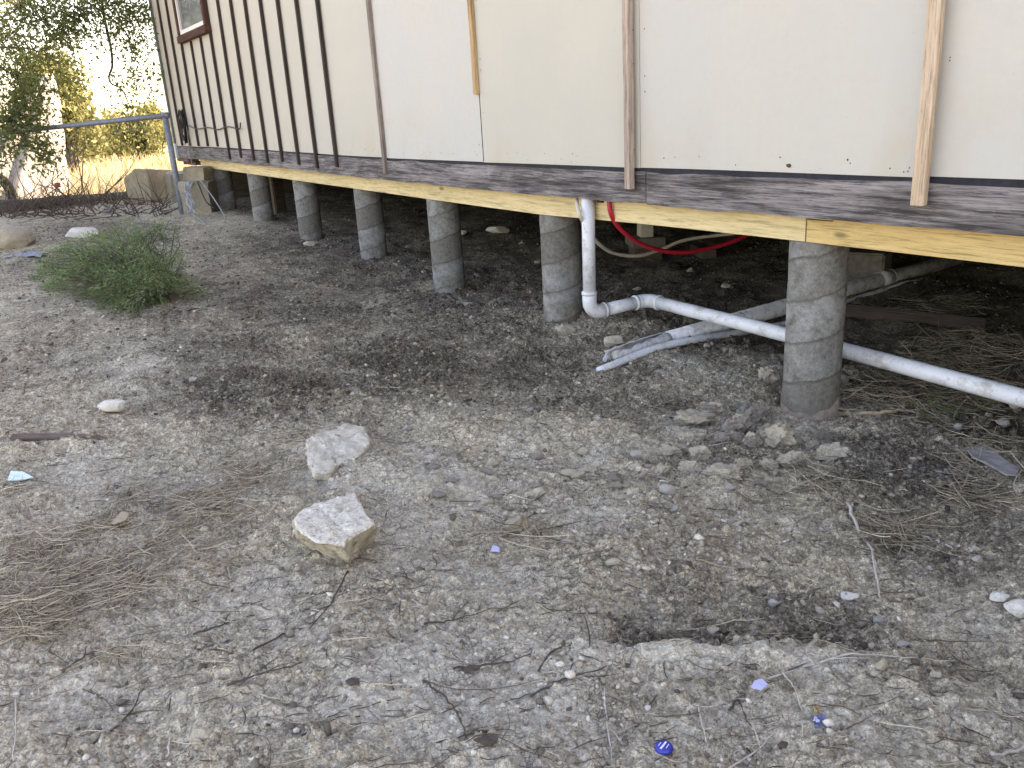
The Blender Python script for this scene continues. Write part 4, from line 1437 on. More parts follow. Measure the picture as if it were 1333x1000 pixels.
for i, (u, v, r_, dep, n) in enumerate(BL):
    c = at_depth(u, v, dep); rr = r_ / FPX * dep
    midp = (hub + c) / 2 + np.array([0, 0, .25]) + rng.standard_normal(3) * .15
    if n > 850:
        limb.tube(smooth_path([hub, midp, c], 6), [.024 - .018 * k / 12 for k in range(13)], 6)
    m = max(3, n // 22)
    tw = c + np.clip(rng.standard_normal((m, 3)) * .55, -1.2, 1.2) * rr * np.array([1, 1.3, 1])
    for k in range(m):
        if k % 2 == 0:
            q = c + (tw[k] - c) * .4 + rng.standard_normal(3) * .03
            limb.tube([c + (tw[k] - c) * .1, q, tw[k]], [.006, .005, .0025], 4, False)
    cc_ = tw[rng.integers(0, m, n)] + rng.standard_normal((n, 3)) * .075
    C.append(cc_); T.append(rng.random(n) * .75 + .35 * (v < 120) * (u < 110) * rng.random(n))  # upper-left leaves tinted yellower, sunlight put into the leaf colour
# the drooping twig against the sky
limb.tube(smooth_path(depth_pts([(128, -30, 9.9), (135, 20, 9.9), (144, 62, 9.9), (146, 86, 9.9), (142, 98, 9.9), (144, 108, 9.9), (158, 116, 9.9), (166, 132, 9.9), (171, 143, 9.9)]), 5), [.02 - .014 * i / 40 for i in range(41)], 5)
limb.tube(smooth_path(depth_pts([(158, 113, 9.9), (178, 112, 9.9), (190, 108, 9.9)]), 4), .004, 4)
limb.tube(smooth_path(depth_pts([(-30, 60, 9.3), (15, 62, 9.3), (40, 64, 9.3), (66, 76, 9.3), (80, 84, 9.3)]), 5), [.016 - .01 * i / 20 for i in range(21)], 5)
limb.tube(smooth_path(depth_pts([(20, 42, 9.4), (40, 55, 9.4), (62, 70, 9.4)]), 5), .006, 5)
limb.tube(smooth_path(depth_pts([(110, 0, 9.7), (150, 28, 9.8), (166, 46, 9.9), (172, 70, 9.9), (186, 90, 9.9)]), 5), [.014 - .009 * i / 20 for i in range(21)], 5)
o = limb.build('trunk', M['bark'], None, True); o.parent = oak; o.matrix_parent_inverse = Matrix.Translation(-Vector(TP))
# crown outside the view
m = 9000
cc_ = TP + np.array([-.8, .2, 4.2]) + rng.standard_normal((60, 3))[rng.integers(0, 60, m)] * np.array([1.5, 1.3, .8]) + rng.standard_normal((m, 3)) * .28
# keep that part clear of the visible sky: only beyond the left frame edge
rel = cc_ - CAM
uu = 666.5 + FPX * (rel @ AX[0]) / (rel @ AX[2])
cc_ = cc_[(uu < -20)]
C.append(cc_); T.append(rng.random(len(cc_)))
C = np.concatenate(C); T = np.concatenate(T)
o = leaves('crown', C, .055, .42, M['leaf'], None, T, .3, 3); o.parent = oak; o.matrix_parent_inverse = Matrix.Translation(-Vector(TP))


def shrub(name, label, u, v_foot, w_px, h_px, dist_x, n, mat, cat, size, seed, group=None, squash=1.0, blobs=9):
    """foot on the terrain at world X = dist_x, seen in column u"""
    r = np.random.default_rng(seed)
    d = ray(u, 300); t = (dist_x - CAM[0]) / d[0]
    P = CAM + d * t; P[2] = Hs(P[0], P[1])
    s = ppm(P)
    w_ = w_px / s; h_ = h_px / s
    t_ = thing(name, label, cat, tuple(P), group)
    tr = MB()
    bl = []
    for k in range(blobs):
        q = r.random()
        bl.append(np.array([r.uniform(-.38, .38) * w_ * (1.1 - .6 * q), r.uniform(-.38, .38) * w_ * (1.1 - .6 * q), h_ * (.22 + .68 * q)]))
        tr.tube([(0, 0, -.05), tuple(bl[-1] * np.array([.35, .35, .5])), tuple(bl[-1])], [.02 * h_, .013 * h_, .004 * h_], 5)
    tr.build('trunk', M['bark'], t_)
    bl = np.array(bl)
    ii = r.integers(0, blobs, n)
    rad = w_ * .17 * r.uniform(.6, 1.2, blobs)
    C = bl[ii] + r.standard_normal((n, 3)) * rad[ii][:, None] * np.array([1, 1, .9])
    C[:, 2] = np.maximum(C[:, 2], .02)
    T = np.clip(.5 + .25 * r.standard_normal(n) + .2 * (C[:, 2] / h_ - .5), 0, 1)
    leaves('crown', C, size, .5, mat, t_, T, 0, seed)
    return t_


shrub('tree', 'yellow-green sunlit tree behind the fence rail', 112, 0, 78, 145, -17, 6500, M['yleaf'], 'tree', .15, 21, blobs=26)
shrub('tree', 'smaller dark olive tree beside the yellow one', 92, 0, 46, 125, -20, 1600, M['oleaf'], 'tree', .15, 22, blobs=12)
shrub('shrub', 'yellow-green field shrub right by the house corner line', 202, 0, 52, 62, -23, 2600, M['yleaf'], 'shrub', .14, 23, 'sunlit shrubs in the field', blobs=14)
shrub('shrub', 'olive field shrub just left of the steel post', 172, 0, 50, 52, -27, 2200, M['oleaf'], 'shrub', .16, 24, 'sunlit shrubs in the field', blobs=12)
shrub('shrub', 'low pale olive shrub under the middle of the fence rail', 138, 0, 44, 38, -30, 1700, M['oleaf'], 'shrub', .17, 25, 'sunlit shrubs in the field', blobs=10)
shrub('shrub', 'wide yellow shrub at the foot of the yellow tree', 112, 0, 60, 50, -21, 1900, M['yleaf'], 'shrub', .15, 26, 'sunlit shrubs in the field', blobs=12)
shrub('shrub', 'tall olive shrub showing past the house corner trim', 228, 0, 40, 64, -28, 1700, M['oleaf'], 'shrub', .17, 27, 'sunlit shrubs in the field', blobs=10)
for k, (u, dx, w_, h_) in enumerate([(60, -60, 40, 16), (120, -75, 50, 14), (165, -80, 50, 13), (205, -65, 40, 15), (235, -90, 40, 12), (20, -70, 60, 16)]):
    shrub('shrub', 'distant olive bush in the line of scrub below the hills', u, 0, w_, h_, dx, 700, M['oleaf'], 'shrub', .4, 60 + k, 'distant scrub line', blobs=9)

# ------------------------------------------------------------------ white tarp heap, tyre, log, brush
c = G(22, 262); base = np.array([c[0] - .6, c[1] - .1, Hs(c[0], c[1])])
ap = at_depth(64, 96, depth_of(base) - .1)
br_ = G(98, 262)
rad = .70
V = []; F = []
na, nr = 72, 26
for j in range(nr + 1):
    q = j / nr
    for i in range(na):
        a_ = 2 * PI * i / na
        rr = rad * (1 + .08 * math.sin(5 * a_) + .05 * math.sin(11 * a_ + 1)) * (1 - q) ** .85 + .04
        fold = 1 + .10 * math.sin(9 * a_ + 2.5 * q) * (.3 + q * .7) + .05 * math.sin(23 * a_ + q * 4) + .06 * float(pn(a_ * 2, q * 5, 3))
        bx = base * (1 - q) + ap * q
        V.append((bx[0] + rr * fold * math.cos(a_), bx[1] + rr * fold * math.sin(a_), base[2] - .03 + (ap[2] - base[2] + .03) * q))
for j in range(nr):
    for i in range(na):
        F.append((j * na + i, j * na + (i + 1) % na, (j + 1) * na + (i + 1) % na, (j + 1) * na + i))
F.append(tuple(nr * na + i for i in range(na)))
tarp = MB().add(V, F).build('white_tarp', M['tarp'], None, True)
tag(tarp, 'white tarp draped in a tall peak behind the fence, sunlit with branch shadows', 'tarp')
P = at_depth(75, 243, depth_of(base) - rad * .95)
rg = thing('paper_tag', 'small red and pale green tag at the foot of the white tarp', 'tag', tuple(P))
rt_ = AX[0]; 
def card(w_, h_, dz):
    return MB().prism([tuple(rt_ * a_ + np.array([0, 0, b_ + dz])) for a_, b_ in ((-w_, -h_), (w_, -h_ * .9), (w_ * .9, h_), (-w_ * .8, h_ * .8))], tuple(AX[2] * -.006))
card(.045, .035, .02).build('red_half', M['redcloth'], rg)
card(.035, .03, -.052).build('green_half', M['teal'], rg)
# tyre
P = at_depth(-8, 268, depth_of(base) - .8); P[2] = Hs(P[0], P[1]) + .13
V = []; F = []
na, nb_ = 40, 12
for i in range(na):
    a_ = 2 * PI * i / na
    for j in range(nb_):
        b_ = 2 * PI * j / nb_
        rr = .29 + .055 * math.cos(b_) * (1.0 if math.cos(b_) > 0 else 1.4)
        V.append(AX[0] * rr * math.cos(a_) + np.array([0, 0, 1]) * rr * math.sin(a_) + np.array([AX[2][0], AX[2][1], 0]) * .07 * math.sin(b_))
for i in range(na):
    for j in range(nb_):
        F.append((i * nb_ + j, ((i + 1) % na) * nb_ + j, ((i + 1) % na) * nb_ + (j + 1) % nb_, i * nb_ + (j + 1) % nb_))
ty = MB().add(V, F).build('old_tyre', M['rubber'], None, True); ty.location = P
tag(ty, 'old dark tyre standing at the frame edge in front of the tarp', 'tyre')
# log and brush
pts = []
for u, v, r_ in ((-30, 272, .1), (25, 268, .1), (70, 262, .095), (120, 256, .085), (170, 252, .06), (228, 248, .03)):
    P = G(u, v + 6); pts.append((P[0], P[1], Hs(P[0], P[1]) + r_ * .6))
lg = MB().tube(smooth_path(pts, 6), [.10 - .065 * i / 30 + .008 * math.sin(i * .6) for i in range(31)], 10).build('fallen_log', M['bark'], None, True)
tag(lg, 'dark fallen log lying along the foot of the fence', 'log')


def sticks(name, pts, mat, r):
    return MB().tube(pts, r, 5)


mb = MB()
for k in range(240):
    u = rng.uniform(-20, 215); v = rng.uniform(262, 285) - (u > 120) * 3
    P = GP(u, v)
    L = rng.uniform(.2, .8) * (1.1 if u < 130 else .5)
    a_ = rng.uniform(0, 2 * PI); el = abs(rng.normal(.3, .5))
    d = np.array([math.cos(a_) * math.cos(el), math.sin(a_) * math.cos(el), math.sin(el)])
    e1 = P + d * L * .5 + rng.standard_normal(3) * .04; e2 = P + d * L + rng.standard_normal(3) * .1
    mb.tube([P, e1, e2], [.008, .005, .002], 4, False)
for u0, v0, u1, v1 in ((118, 262, 180, 200), (125, 262, 170, 216), (106, 258, 112, 160), (112, 258, 100, 150), (63, 262, 70, 200), (68, 262, 85, 186), (85, 262, 76, 200), (50, 262, 20, 210), (100, 262, 60, 215), (140, 262, 148, 226), (165, 250, 168, 230), (195, 258, 192, 240), (90, 262, 88, 210), (150, 255, 215, 240)):
    P = GP(u0, v0 + 4); E_ = at_depth(u1, v1, depth_of(P) + rng.uniform(-.2, .2))
    mb.tube(smooth_path([P, (P + E_) / 2 + rng.standard_normal(3) * .05, E_], 4), [.009 - .0008 * i for i in range(9)], 5, False)
o = mb.build('brush', M['twig'], None)
tag(o, 'tangle of dead brown brush along the fence foot', 'brush', None, 'stuff')
# boulders beyond the fence, in the house corner's shadow
P = G(207, 262)
s = ppm(P)
o = rock('boulder', 'tan squared boulder behind the steel fence post, half in shade', (P[0] - .3, P[1], P[2]), 44 / s, .5, 50 / s, M['tanlime'], 80, cuts=7, sink=.15, cat='boulder', sub=4, rot=.6, rough=.035, boxy=.6, sharp=.9)
P = G(236, 262)
o = rock('boulder', 'lower tan boulder between steel post and corner pillar', (P[0] - .25, P[1] + .1, P[2]), .36, .4, .42, M['boulder'], 81, cuts=7, sink=.15, cat='boulder', sub=4, rough=.05, boxy=.62, sharp=.9)

# ------------------------------------------------------------------ feathery bush
BB_ = [(85, 345, 38, 28, 34), (120, 330, 40, 30, 42), (150, 325, 38, 32, 44), (165, 365, 45, 30, 60), (205, 368, 32, 30, 46), (215, 345, 26, 28, 26), (150, 388, 34, 20, 26), (105, 365, 38, 22, 28), (60, 352, 16, 24, 12),
       (252, 376, 11, 11, 7), (180, 300, 30, 14, 10), (212, 302, 20, 14, 7), (175, 398, 16, 15, 10), (185, 350, 30, 25, 30), (130, 350, 40, 25, 40)]
bb0 = GP(195, 392)
bush = thing('bush', 'feathery dark green bush lying on the bare yard', 'bush', tuple(bb0))
Cn = []; Dn = []; Tn = []; st = MB()
for u, v, ru, rv, m in BB_:
    for k in range(m):
        a_ = rng.uniform(0, 2 * PI); q = math.sqrt(rng.random())
        uu, vv_ = u + ru * q * math.cos(a_), v + rv * q * math.sin(a_)
        gd = depth_of(G(uu, max(vv_, 290)))
        dep = min(gd - .02, 5.15 + rng.uniform(-.35, .3) + (360 - vv_) * .004)
        E_ = at_depth(uu, vv_, dep)
        E_[2] = max(E_[2], Hs(E_[0], E_[1]) + .02)
        root = bb0 + np.array([rng.uniform(-.1, .1), rng.uniform(-.1, .1), .05])
        md = root + (E_ - root) * .62 + np.array([0, 0, .05]) + rng.standard_normal(3) * .03
        st.tube([root, md, E_], [.004, .003, .0012], 4, False)
        dv = E_ - md; ln = np.linalg.norm(dv) + 1e-6; dv = dv / ln
        # plume of fine leaflets
        cnt = 115
        tpos = rng.random(cnt) ** .8
        sp = .085 * (1 - tpos * .75)
        tip = E_ + dv * .04
        base_ = tip - dv * .24
        off = rng.standard_normal((cnt, 3)) * sp[:, None] * .42
        pos = base_ + dv * .24 * tpos[:, None] + off
        dd = dv + off * 8 + rng.standard_normal((cnt, 3)) * .5 + np.array([0, 0, .15])
        Cn.append(pos); Dn.append(dd); Tn.append(np.clip(.40 + .30 * rng.standard_normal() + .16 * rng.standard_normal(cnt), 0, 1))
C = np.concatenate(Cn); d = np.concatenate(Dn); T = np.concatenate(Tn)
gzz = H(C[:, 0], C[:, 1], None, False)
C[:, 2] = np.maximum(C[:, 2], gzz + .006)
d /= np.linalg.norm(d, axis=1)[:, None]
n = len(C)
q = rng.standard_normal((n, 3)); q -= d * (q * d).sum(1)[:, None]; q /= np.linalg.norm(q, axis=1)[:, None]
L = rng.uniform(.012, .032, n)[:, None]; W = rng.uniform(.0012, .0024, n)[:, None]
V = np.stack([C - q * W, C + q * W, C + d * L], 1).reshape(-1, 3)
F = np.arange(n * 3).reshape(-1, 3)
o = arrays('foliage', V, F, M['needle'], None, False, dict(tint=np.repeat(T, 3))); o.parent = bush; o.matrix_parent_inverse = Matrix.Translation(-Vector(bb0))
st.tube(smooth_path(depth_pts([(214, 336, 5.1), (195, 325, 5.15), (175, 318, 5.2), (158, 318, 5.25)]), 5), [.008 - .0003 * i for i in range(16)], 6)
st.tube(smooth_path([bb0 + np.array([0, 0, .0]), at_depth(214, 336, 5.1)], 5), .008, 6)
o = st.build('stems', M['twig'], None); o.parent = bush; o.matrix_parent_inverse = Matrix.Translation(-Vector(bb0))

# ------------------------------------------------------------------ gravel and straw (uncountable)


def visible(x, y, z, pad=60):
    rel = np.stack([x, y, z], 1) - CAM
    dz = rel @ AX[2]
    u = 666.5 + FPX * (rel @ AX[0]) / dz; v = 500 - FPX * (rel @ AX[1]) / dz
    return u, v, dz


ICO = None


def pebbles(name, x, y, r, tint, mat, seed, flat=.7, sink=.25):
    rg_ = np.random.default_rng(seed)
    bm = bmesh.new(); bmesh.ops.create_icosphere(bm, subdivisions=1, radius=1)
    bv = np.array([v.co[:] for v in bm.verts]); bf = np.array([[v.index for v in f.verts] for f in bm.faces]); bm.free()
    n = len(x)
    z = H(x, y)
    V = bv[None] * (1 + .28 * rg_.standard_normal((n, len(bv), 1)).clip(-1.2, 1.2))
    sc = np.stack([rg_.uniform(.8, 1.35, n), rg_.uniform(.65, 1.0, n), flat * rg_.uniform(.6, 1.1, n)], 1) * r[:, None]
    V = V * sc[:, None]
    a_ = rg_.uniform(0, 2 * PI, n); t_ = rg_.normal(0, .4, n)
    ca, sa, ct, st_ = np.cos(a_)[:, None], np.sin(a_)[:, None], np.cos(t_)[:, None], np.sin(t_)[:, None]
    X_, Y_, Z_ = V[..., 0], V[..., 1], V[..., 2]
    X_, Z_ = X_ * ct - Z_ * st_, X_ * st_ + Z_ * ct
    X_, Y_ = X_ * ca - Y_ * sa, X_ * sa + Y_ * ca
    V = np.stack([X_ + x[:, None], Y_ + y[:, None], Z_ + (z + r * (flat * .8 - 2 * sink * flat))[:, None]], -1).reshape(-1, 3)
    F = (bf[None] + (np.arange(n) * len(bv))[:, None, None]).reshape(-1, 3)
    return arrays(name, V, F, mat, None, False, dict(tint=np.repeat(tint, len(bv))))


N = 420000
# candidates: dense near the front of the yard, thinning with distance
rad_ = 1.0 * (14.0 ** rng.random(N))
az = rng.uniform(-1.75, -.1, N)
px = CAM[0] + rad_ * np.sin(az); py = CAM[1] + rad_ * np.cos(az)
ok = (py < 3.6) & (px > -7.5)
px, py, rad_ = px[ok], py[ok], rad_[ok]
d, p, t, s, f = masks(px, py)
clump = .5 + .5 * pn(px * 2.5, py * 2.5, 97)
prob = (.012 + .42 * d + .30 * t + .004 * p) * (.3 + 1.2 * clump) * (1 - .6 * s) * (1 - f)
prob = prob * np.where(py > .5, .25, 1.0)
pick = rng.random(len(px)) < prob * .8
px, py, rad_, d, p, t = (a_[pick] for a_ in (px, py, rad_, d, p, t))
r = np.exp(rng.normal(-5.75, .5, len(px))) * (1 + .14 * rad_)
r = np.clip(r, .0015, .012)
tint = np.clip(rng.normal(.62, .2, len(px)) - .41 * d + .12 * p + .5 * (rng.random(len(px)) < .02) - .25 * (py > .4), 0, 1)  # last term darkens pebbles under the floor, shade put into their tint
if len(px) > 52000:
    sel = rng.permutation(len(px))[:52000]
    px, py, r, tint = px[sel], py[sel], r[sel], tint[sel]
o = pebbles('gravel', px, py, r, tint, M['gravel'], 5)
tag(o, 'loose grit and crumbs of soil scattered over the yard', 'gravel', None, 'stuff')


def straws(name, x, y, L, r, adir, mat, tint, seed, lift=.006, arch=.25, bendy=.3):
    rg_ = np.random.default_rng(seed)
    n = len(x); K = 5
    s_ = np.linspace(-.5, .5, K)
    kap = rg_.normal(0, bendy, n)
    ang0 = adir[:, None] + kap[:, None] * s_[None] * 2
    dx = np.cos(ang0) * L[:, None] / (K - 1); dy = np.sin(ang0) * L[:, None] / (K - 1)
    X_ = x[:, None] + np.cumsum(dx, 1) - dx[:, :1] * K / 2; Y_ = y[:, None] + np.cumsum(dy, 1) - dy[:, :1] * K / 2
    Z_ = H(X_.ravel(), Y_.ravel()).reshape(n, K)
    Z_ = np.maximum(Z_, np.maximum(Z_.mean(1, keepdims=True) - .004, Z_)) + r[:, None]
    Z_ = .5 * Z_ + .5 * Z_.max(1, keepdims=True)
    tiltv = rg_.normal(0, arch, n)
    Z_ = Z_ + np.abs(rg_.normal(0, lift, n))[:, None] + np.maximum(0, tiltv[:, None] * (s_[None] + .2)) * L[:, None]
    nx_ = -np.sin(ang0); ny_ = np.cos(ang0)
    tap = np.array([.7, 1, 1, .8, .35])[None] * r[:, None]
    V = np.stack([np.stack([X_ + nx_ * tap, Y_ + ny_ * tap, Z_ - tap * .3], -1), np.stack([X_ - nx_ * tap, Y_ - ny_ * tap, Z_ - tap * .3], -1), np.stack([X_, Y_, Z_ + tap], -1)], 2)  # n,K,3,3
    V = V.reshape(-1, 3)
    F = []
    for i in range(K - 1):
        for k in range(3):
            F.append((i * 3 + k, i * 3 + (k + 1) % 3, i * 3 + 3 + (k + 1) % 3, i * 3 + 3 + k))
    F = (np.array(F)[None] + (np.arange(n) * K * 3)[:, None, None]).reshape(-1, 4)
    return arrays(name, V, F, mat, None, True, dict(tint=np.repeat(tint, K * 3)))


def scatter(blobs, patchy=False):
    xs, ys = [], []
    for u, v, ru, rv, n in blobs:
        a_ = rng.uniform(0, 2 * PI, n); q = 1.05 * np.sqrt(rng.random(n)) * rng.uniform(.7, 1.15, n)
        c = G(u, v); ex = (G(u + ru, v) - G(u - ru, v)) / 2; ey = (G(u, v - rv) - G(u, v + rv)) / 2
        if patchy:
            q = np.abs(rng.normal(0, .62, n))
        xs.append(c[0] + ex[0] * q * np.cos(a_) + ey[0] * q * np.sin(a_)); ys.append(c[1] + ex[1] * q * np.cos(a_) + ey[1] * q * np.sin(a_))
    xs, ys = np.concatenate(xs), np.concatenate(ys)
    if patchy:
        k_ = fbm(xs * 5, ys * 5, 88, 4) + .3 > rng.random(len(xs)) * .8
        xs, ys = xs[k_], ys[k_]
    return xs, ys


x, y = scatter([(90, 745, 130, 50, 1900), (170, 700, 110, 42, 1200), (240, 650, 110, 36, 1000), (320, 615, 90, 30, 700), (20, 800, 70, 45, 700), (370, 570, 70, 34, 160), (20, 640, 60, 40, 120), (150, 850, 120, 40, 120), (300, 720, 100, 40, 100)], True)
n = len(x)
o = straws('dry_grass', x, y, rng.uniform(.03, .13, n), rng.uniform(.0005, .001, n), rng.normal(math.atan2(AX[0][1], AX[0][0]) + .45, 1.25, n), M['straw'], np.clip(rng.normal(.6, .32, n), 0, 1), 6, .006, .12, .3)
tag(o, 'matted dry straw stems trailing across the open yard', 'dry grass', None, 'stuff')
x, y = scatter([(1165, 690, 40, 18, 90), (1270, 650, 45, 16, 80), (1230, 515, 90, 40, 420), (1200, 400, 80, 14, 160), (1130, 530, 60, 22, 120), (1260, 465, 90, 28, 380), (1290, 600, 60, 30, 80), (690, 690, 40, 20, 25), (1050, 640, 60, 25, 60)])
n = len(x)
o = straws('dead_grass', x, y, rng.uniform(.06, .22, n), rng.uniform(.0007, .0015, n), rng.uniform(0, 2 * PI, n), M['straw'], np.clip(rng.normal(.45, .25, n), 0, 1), 7, .012, .22, .45)
tag(o, 'wispy dead grass and roots by the white pipe and near pier', 'dead grass', None, 'stuff')
# fine dark rootlets and chaff everywhere in the near yard
n = 1900
rad_ = 1.05 * (6.0 ** rng.random(n)); az = rng.uniform(-1.7, -.25, n)
x = CAM[0] + rad_ * np.sin(az); y = CAM[1] + rad_ * np.cos(az)
ok = (y < .6); x, y, rad_ = x[ok], y[ok], rad_[ok]; n = len(x)
o = straws('root_litter', x, y, np.exp(rng.normal(-3.3, .5, n)) * (1 + .1 * rad_), rng.uniform(.0005, .0012, n) * (1 + .12 * rad_), np.where(rng.random(n) < .7, rng.normal(.95, .4, n), rng.uniform(0, 2 * PI, n)), M['straw'],
           np.where(rng.random(n) < .72, rng.uniform(0, .12, n), rng.uniform(.4, 1, n)), 8, .001, .03, .22)
tag(o, 'fine dark rootlets and chaff trodden into the clay', 'litter', None, 'stuff')
# green blades by the pipe
x, y = scatter([(1245, 545, 40, 16, 9)])
n = len(x)
o = straws('green_grass', x, y, rng.uniform(.08, .2, n), rng.uniform(.0018, .0032, n), rng.uniform(-.6, 1.2, n), M['greenblade'], rng.random(n), 9, .02, .4)
tag(o, 'few green grass blades among the straw', 'grass', None, 'stuff')
# tall pale grass of the field
n = 15000
x = -6.6 - 34 * rng.random(n) ** 1.7; y = rng.uniform(-6, 9, n) * (1 + .02 * (-x))
gz = H(x, y, None, False)
hgt = rng.uniform(.1, .32, n) * (.6 + .6 * (pn(x * .6, y * .6, 44) > -.1)); wd = .004 + .0012 * (-x - 6)
a_ = rng.uniform(0, PI, n); lean = rng.normal(0, .35, (n, 2))
V = np.stack([np.stack([x - np.cos(a_) * wd, y - np.sin(a_) * wd, gz - .01], 1), np.stack([x + np.cos(a_) * wd, y + np.sin(a_) * wd, gz - .01], 1), np.stack([x + lean[:, 0] * hgt, y + lean[:, 1] * hgt, gz + hgt], 1)], 1).reshape(-1, 3)
o = arrays('field_grass', V, np.arange(n * 3).reshape(-1, 3), M['fieldgrass'], None, False, dict(tint=np.repeat(rng.random(n), 3)))
tag(o, 'dry pale grass of the sunlit field', 'grass', None, 'stuff')

# ------------------------------------------------------------------ small things lying about


def twig(pix, r, mat, lab, group=None, lift=.002, name='twig', cat='twig', side=True):
    pts = []
    for u, v in pix:
        P = GP(u, v); pts.append(P + np.array([0, 0, lift + r]))
    sp_ = smooth_path(pts, 6)
    sp_ = [p_ + rng.standard_normal(3) * r * .6 for p_ in sp_]
    m = len(sp_)
    mb = MB().tube(sp_, [r * (1.15 - .7 * i / m + .12 * rng.standard_normal()) for i in range(m)], 6)
    if side and m > 8:
        b_ = sp_[m // 2]; e_ = b_ + (sp_[-1] - b_) * .5 + np.array([rng.normal(0, .02), rng.normal(0, .02), .006])
        mb.tube([b_, (b_ + e_) / 2 + np.array([0, 0, .004]), e_], [r * .6, r * .5, r * .25], 5)
    o = mb.build(name, mat, None, True)
    return tag(o, lab, cat, group)


DT = ['dark forked root running down from the big white stone', 'dark twig reaching left of the root below the white stone', 'dark horizontal twig a little right of the white stone root',
      'dark curved root at the middle of the bottom edge', 'dark twig meeting the foot of the curved bottom root', 'dark twig above the cream clod among the roots', 'dark twig just right of the cream clod',
      'dark twig rising toward the shallow scrape from the bottom edge', 'small bent dark twig between lilac scrap and navy wrapper', 'dark twig above the bark chip in the footprints', 'dark twig left of the cream clod',
      'dark twig below the straw trail', 'short upright dark twig below the scrape rim', 'dark twig between the straw trail and the white stone root']
for k_, pix in enumerate(([(452, 744), (430, 790), (404, 820)], [(330, 852), (372, 818), (412, 806)], [(552, 812), (590, 806), (640, 796)], [(552, 888), (585, 915), (600, 945), (608, 965)], [(566, 968), (610, 963), (655, 956)],
            [(300, 905), (350, 885), (395, 872)], [(395, 960), (430, 945), (470, 935)], [(690, 900), (740, 880), (790, 868)], [(950, 915), (962, 895), (975, 930)], [(590, 870), (640, 862), (690, 850)], [(120, 960), (160, 930), (185, 890)], [(80, 870), (110, 850), (150, 842)], [(700, 870), (720, 846), (745, 840)], [(250, 820), (290, 800), (330, 792)])):
    twig(pix, .0022, M['twig'], DT[k_], 'dark twigs trodden into the clay')
PTW = ['pale dry stem running to the bottom edge below the scrape', 'pale dry stem upright at the left frame corner', 'pale dry stem beside the lilac scrap', 'pale dry stem at the right frame edge near the bottom',
       'short pale stem left of the cream clod', 'short pale stem above the blue bottle cap', 'pale stem pointing from the straw to the bedded slab', 'pale stem at the foot of the bedded slab', 'pale stem in front of the clod heap',
       'pale stem on the dark soil behind the bedded slab', 'long pale stem on top of the straw trail', 'pale stem between bottle cap and navy wrapper']
for k_, pix in enumerate(([(786, 888), (790, 930), (800, 1000)], [(20, 905), (18, 950), (14, 1005)], [(1020, 868), (1035, 890), (1045, 922)], [(1298, 895), (1310, 920), (1340, 958)], [(218, 985), (222, 960), (232, 948)], [(910, 905), (916, 940), (922, 965)],
            [(300, 650), (350, 655), (400, 640)], [(420, 600), (445, 610), (465, 622)], [(1005, 605), (1040, 622), (1060, 635)], [(330, 556), (365, 562), (400, 566)], [(100, 650), (180, 645), (230, 640)], [(940, 1000), (990, 960), (1020, 930)])):
    twig(pix, .0017, M['ptwig'], PTW[k_], 'pale dry stems on the soil')
twig([(1104, 663), (1120, 690), (1132, 705), (1138, 730), (1146, 760), (1152, 780)], .004, M['ptwig'], 'long bare grey twig with a fork on the dark soil')
twig([(1000, 872), (1050, 858), (1110, 852), (1190, 850)], .0026, M['ptwig'], 'long straight pale stalk crossing the small upright pebble')
twig([(1165, 675), (1190, 684), (1218, 695), (1244, 705)], .0042, M['ptwig'], 'short white wood splinter on the dark soil', name='wood_splinter', cat='splinter', side=False)
twig([(1100, 545), (1150, 548), (1178, 538), (1190, 516)], .008, M['deadleaf'], 'curled brown strip of bark under the white pipe', name='bark_strip', cat='bark', side=False)
twig([(1290, 985), (1333, 970), (1360, 960)], .003, M['ptwig'], 'pale stalk at the bottom corner of the yard')
twig([(210, 414), (245, 408), (282, 402)], .006, M['twig'], 'dark stick on the ground beyond the green bush')
twig([(250, 416 - 130), (262, 290), (272, 297)], .004, M['ptwig'], 'pale stick near the fence post foot')

# brown broken stick
a = GP(16, 572); b = GP(140, 566)
d = b - a; L = np.linalg.norm(d)
V = []
nst = 12
poly = []
for i in range(nst + 1):
    q = i / nst
    hw = .0125 * (1 if q < .62 else max(.12, 1 - (q - .62) * 2.2)) + .0012 * math.sin(i * 3)
    poly.append((L * q, hw))
P2 = [(x_, -.0125 + .001 * math.sin(x_ * 50), 0) for x_, h_ in poly] + [(x_, -.0125 + 2 * h_, 0) for x_, h_ in poly[::-1]]
o = MB().prism(P2, (0, 0, .013)).build('broken_stick', M['oldwood'], None, bevel=.002)
o.location = a + np.array([0, 0, .004]); o.rotation_euler = (.35, -math.asin(d[2] / L), math.atan2(d[1], d[0]))
tag(o, 'brown broken wooden stick with a splintered end', 'stick')


def flat_piece(name, lab, cat, pix, th, mat, lift=.004, tilt=.0, bevel=0):
    P = [GP(u, v) for u, v in pix]
    z = max(p_[2] for p_ in P) + lift
    P = [np.array([p_[0], p_[1], z + tilt * (i - len(P) / 2)]) for i, p_ in enumerate(P)]
    c_ = sum(P) / len(P)
    o = MB().prism([p_ - c_ for p_ in P], (0, 0, th)).build(name, mat, None, bevel=bevel)
    o.location = c_
    return tag(o, lab, cat)


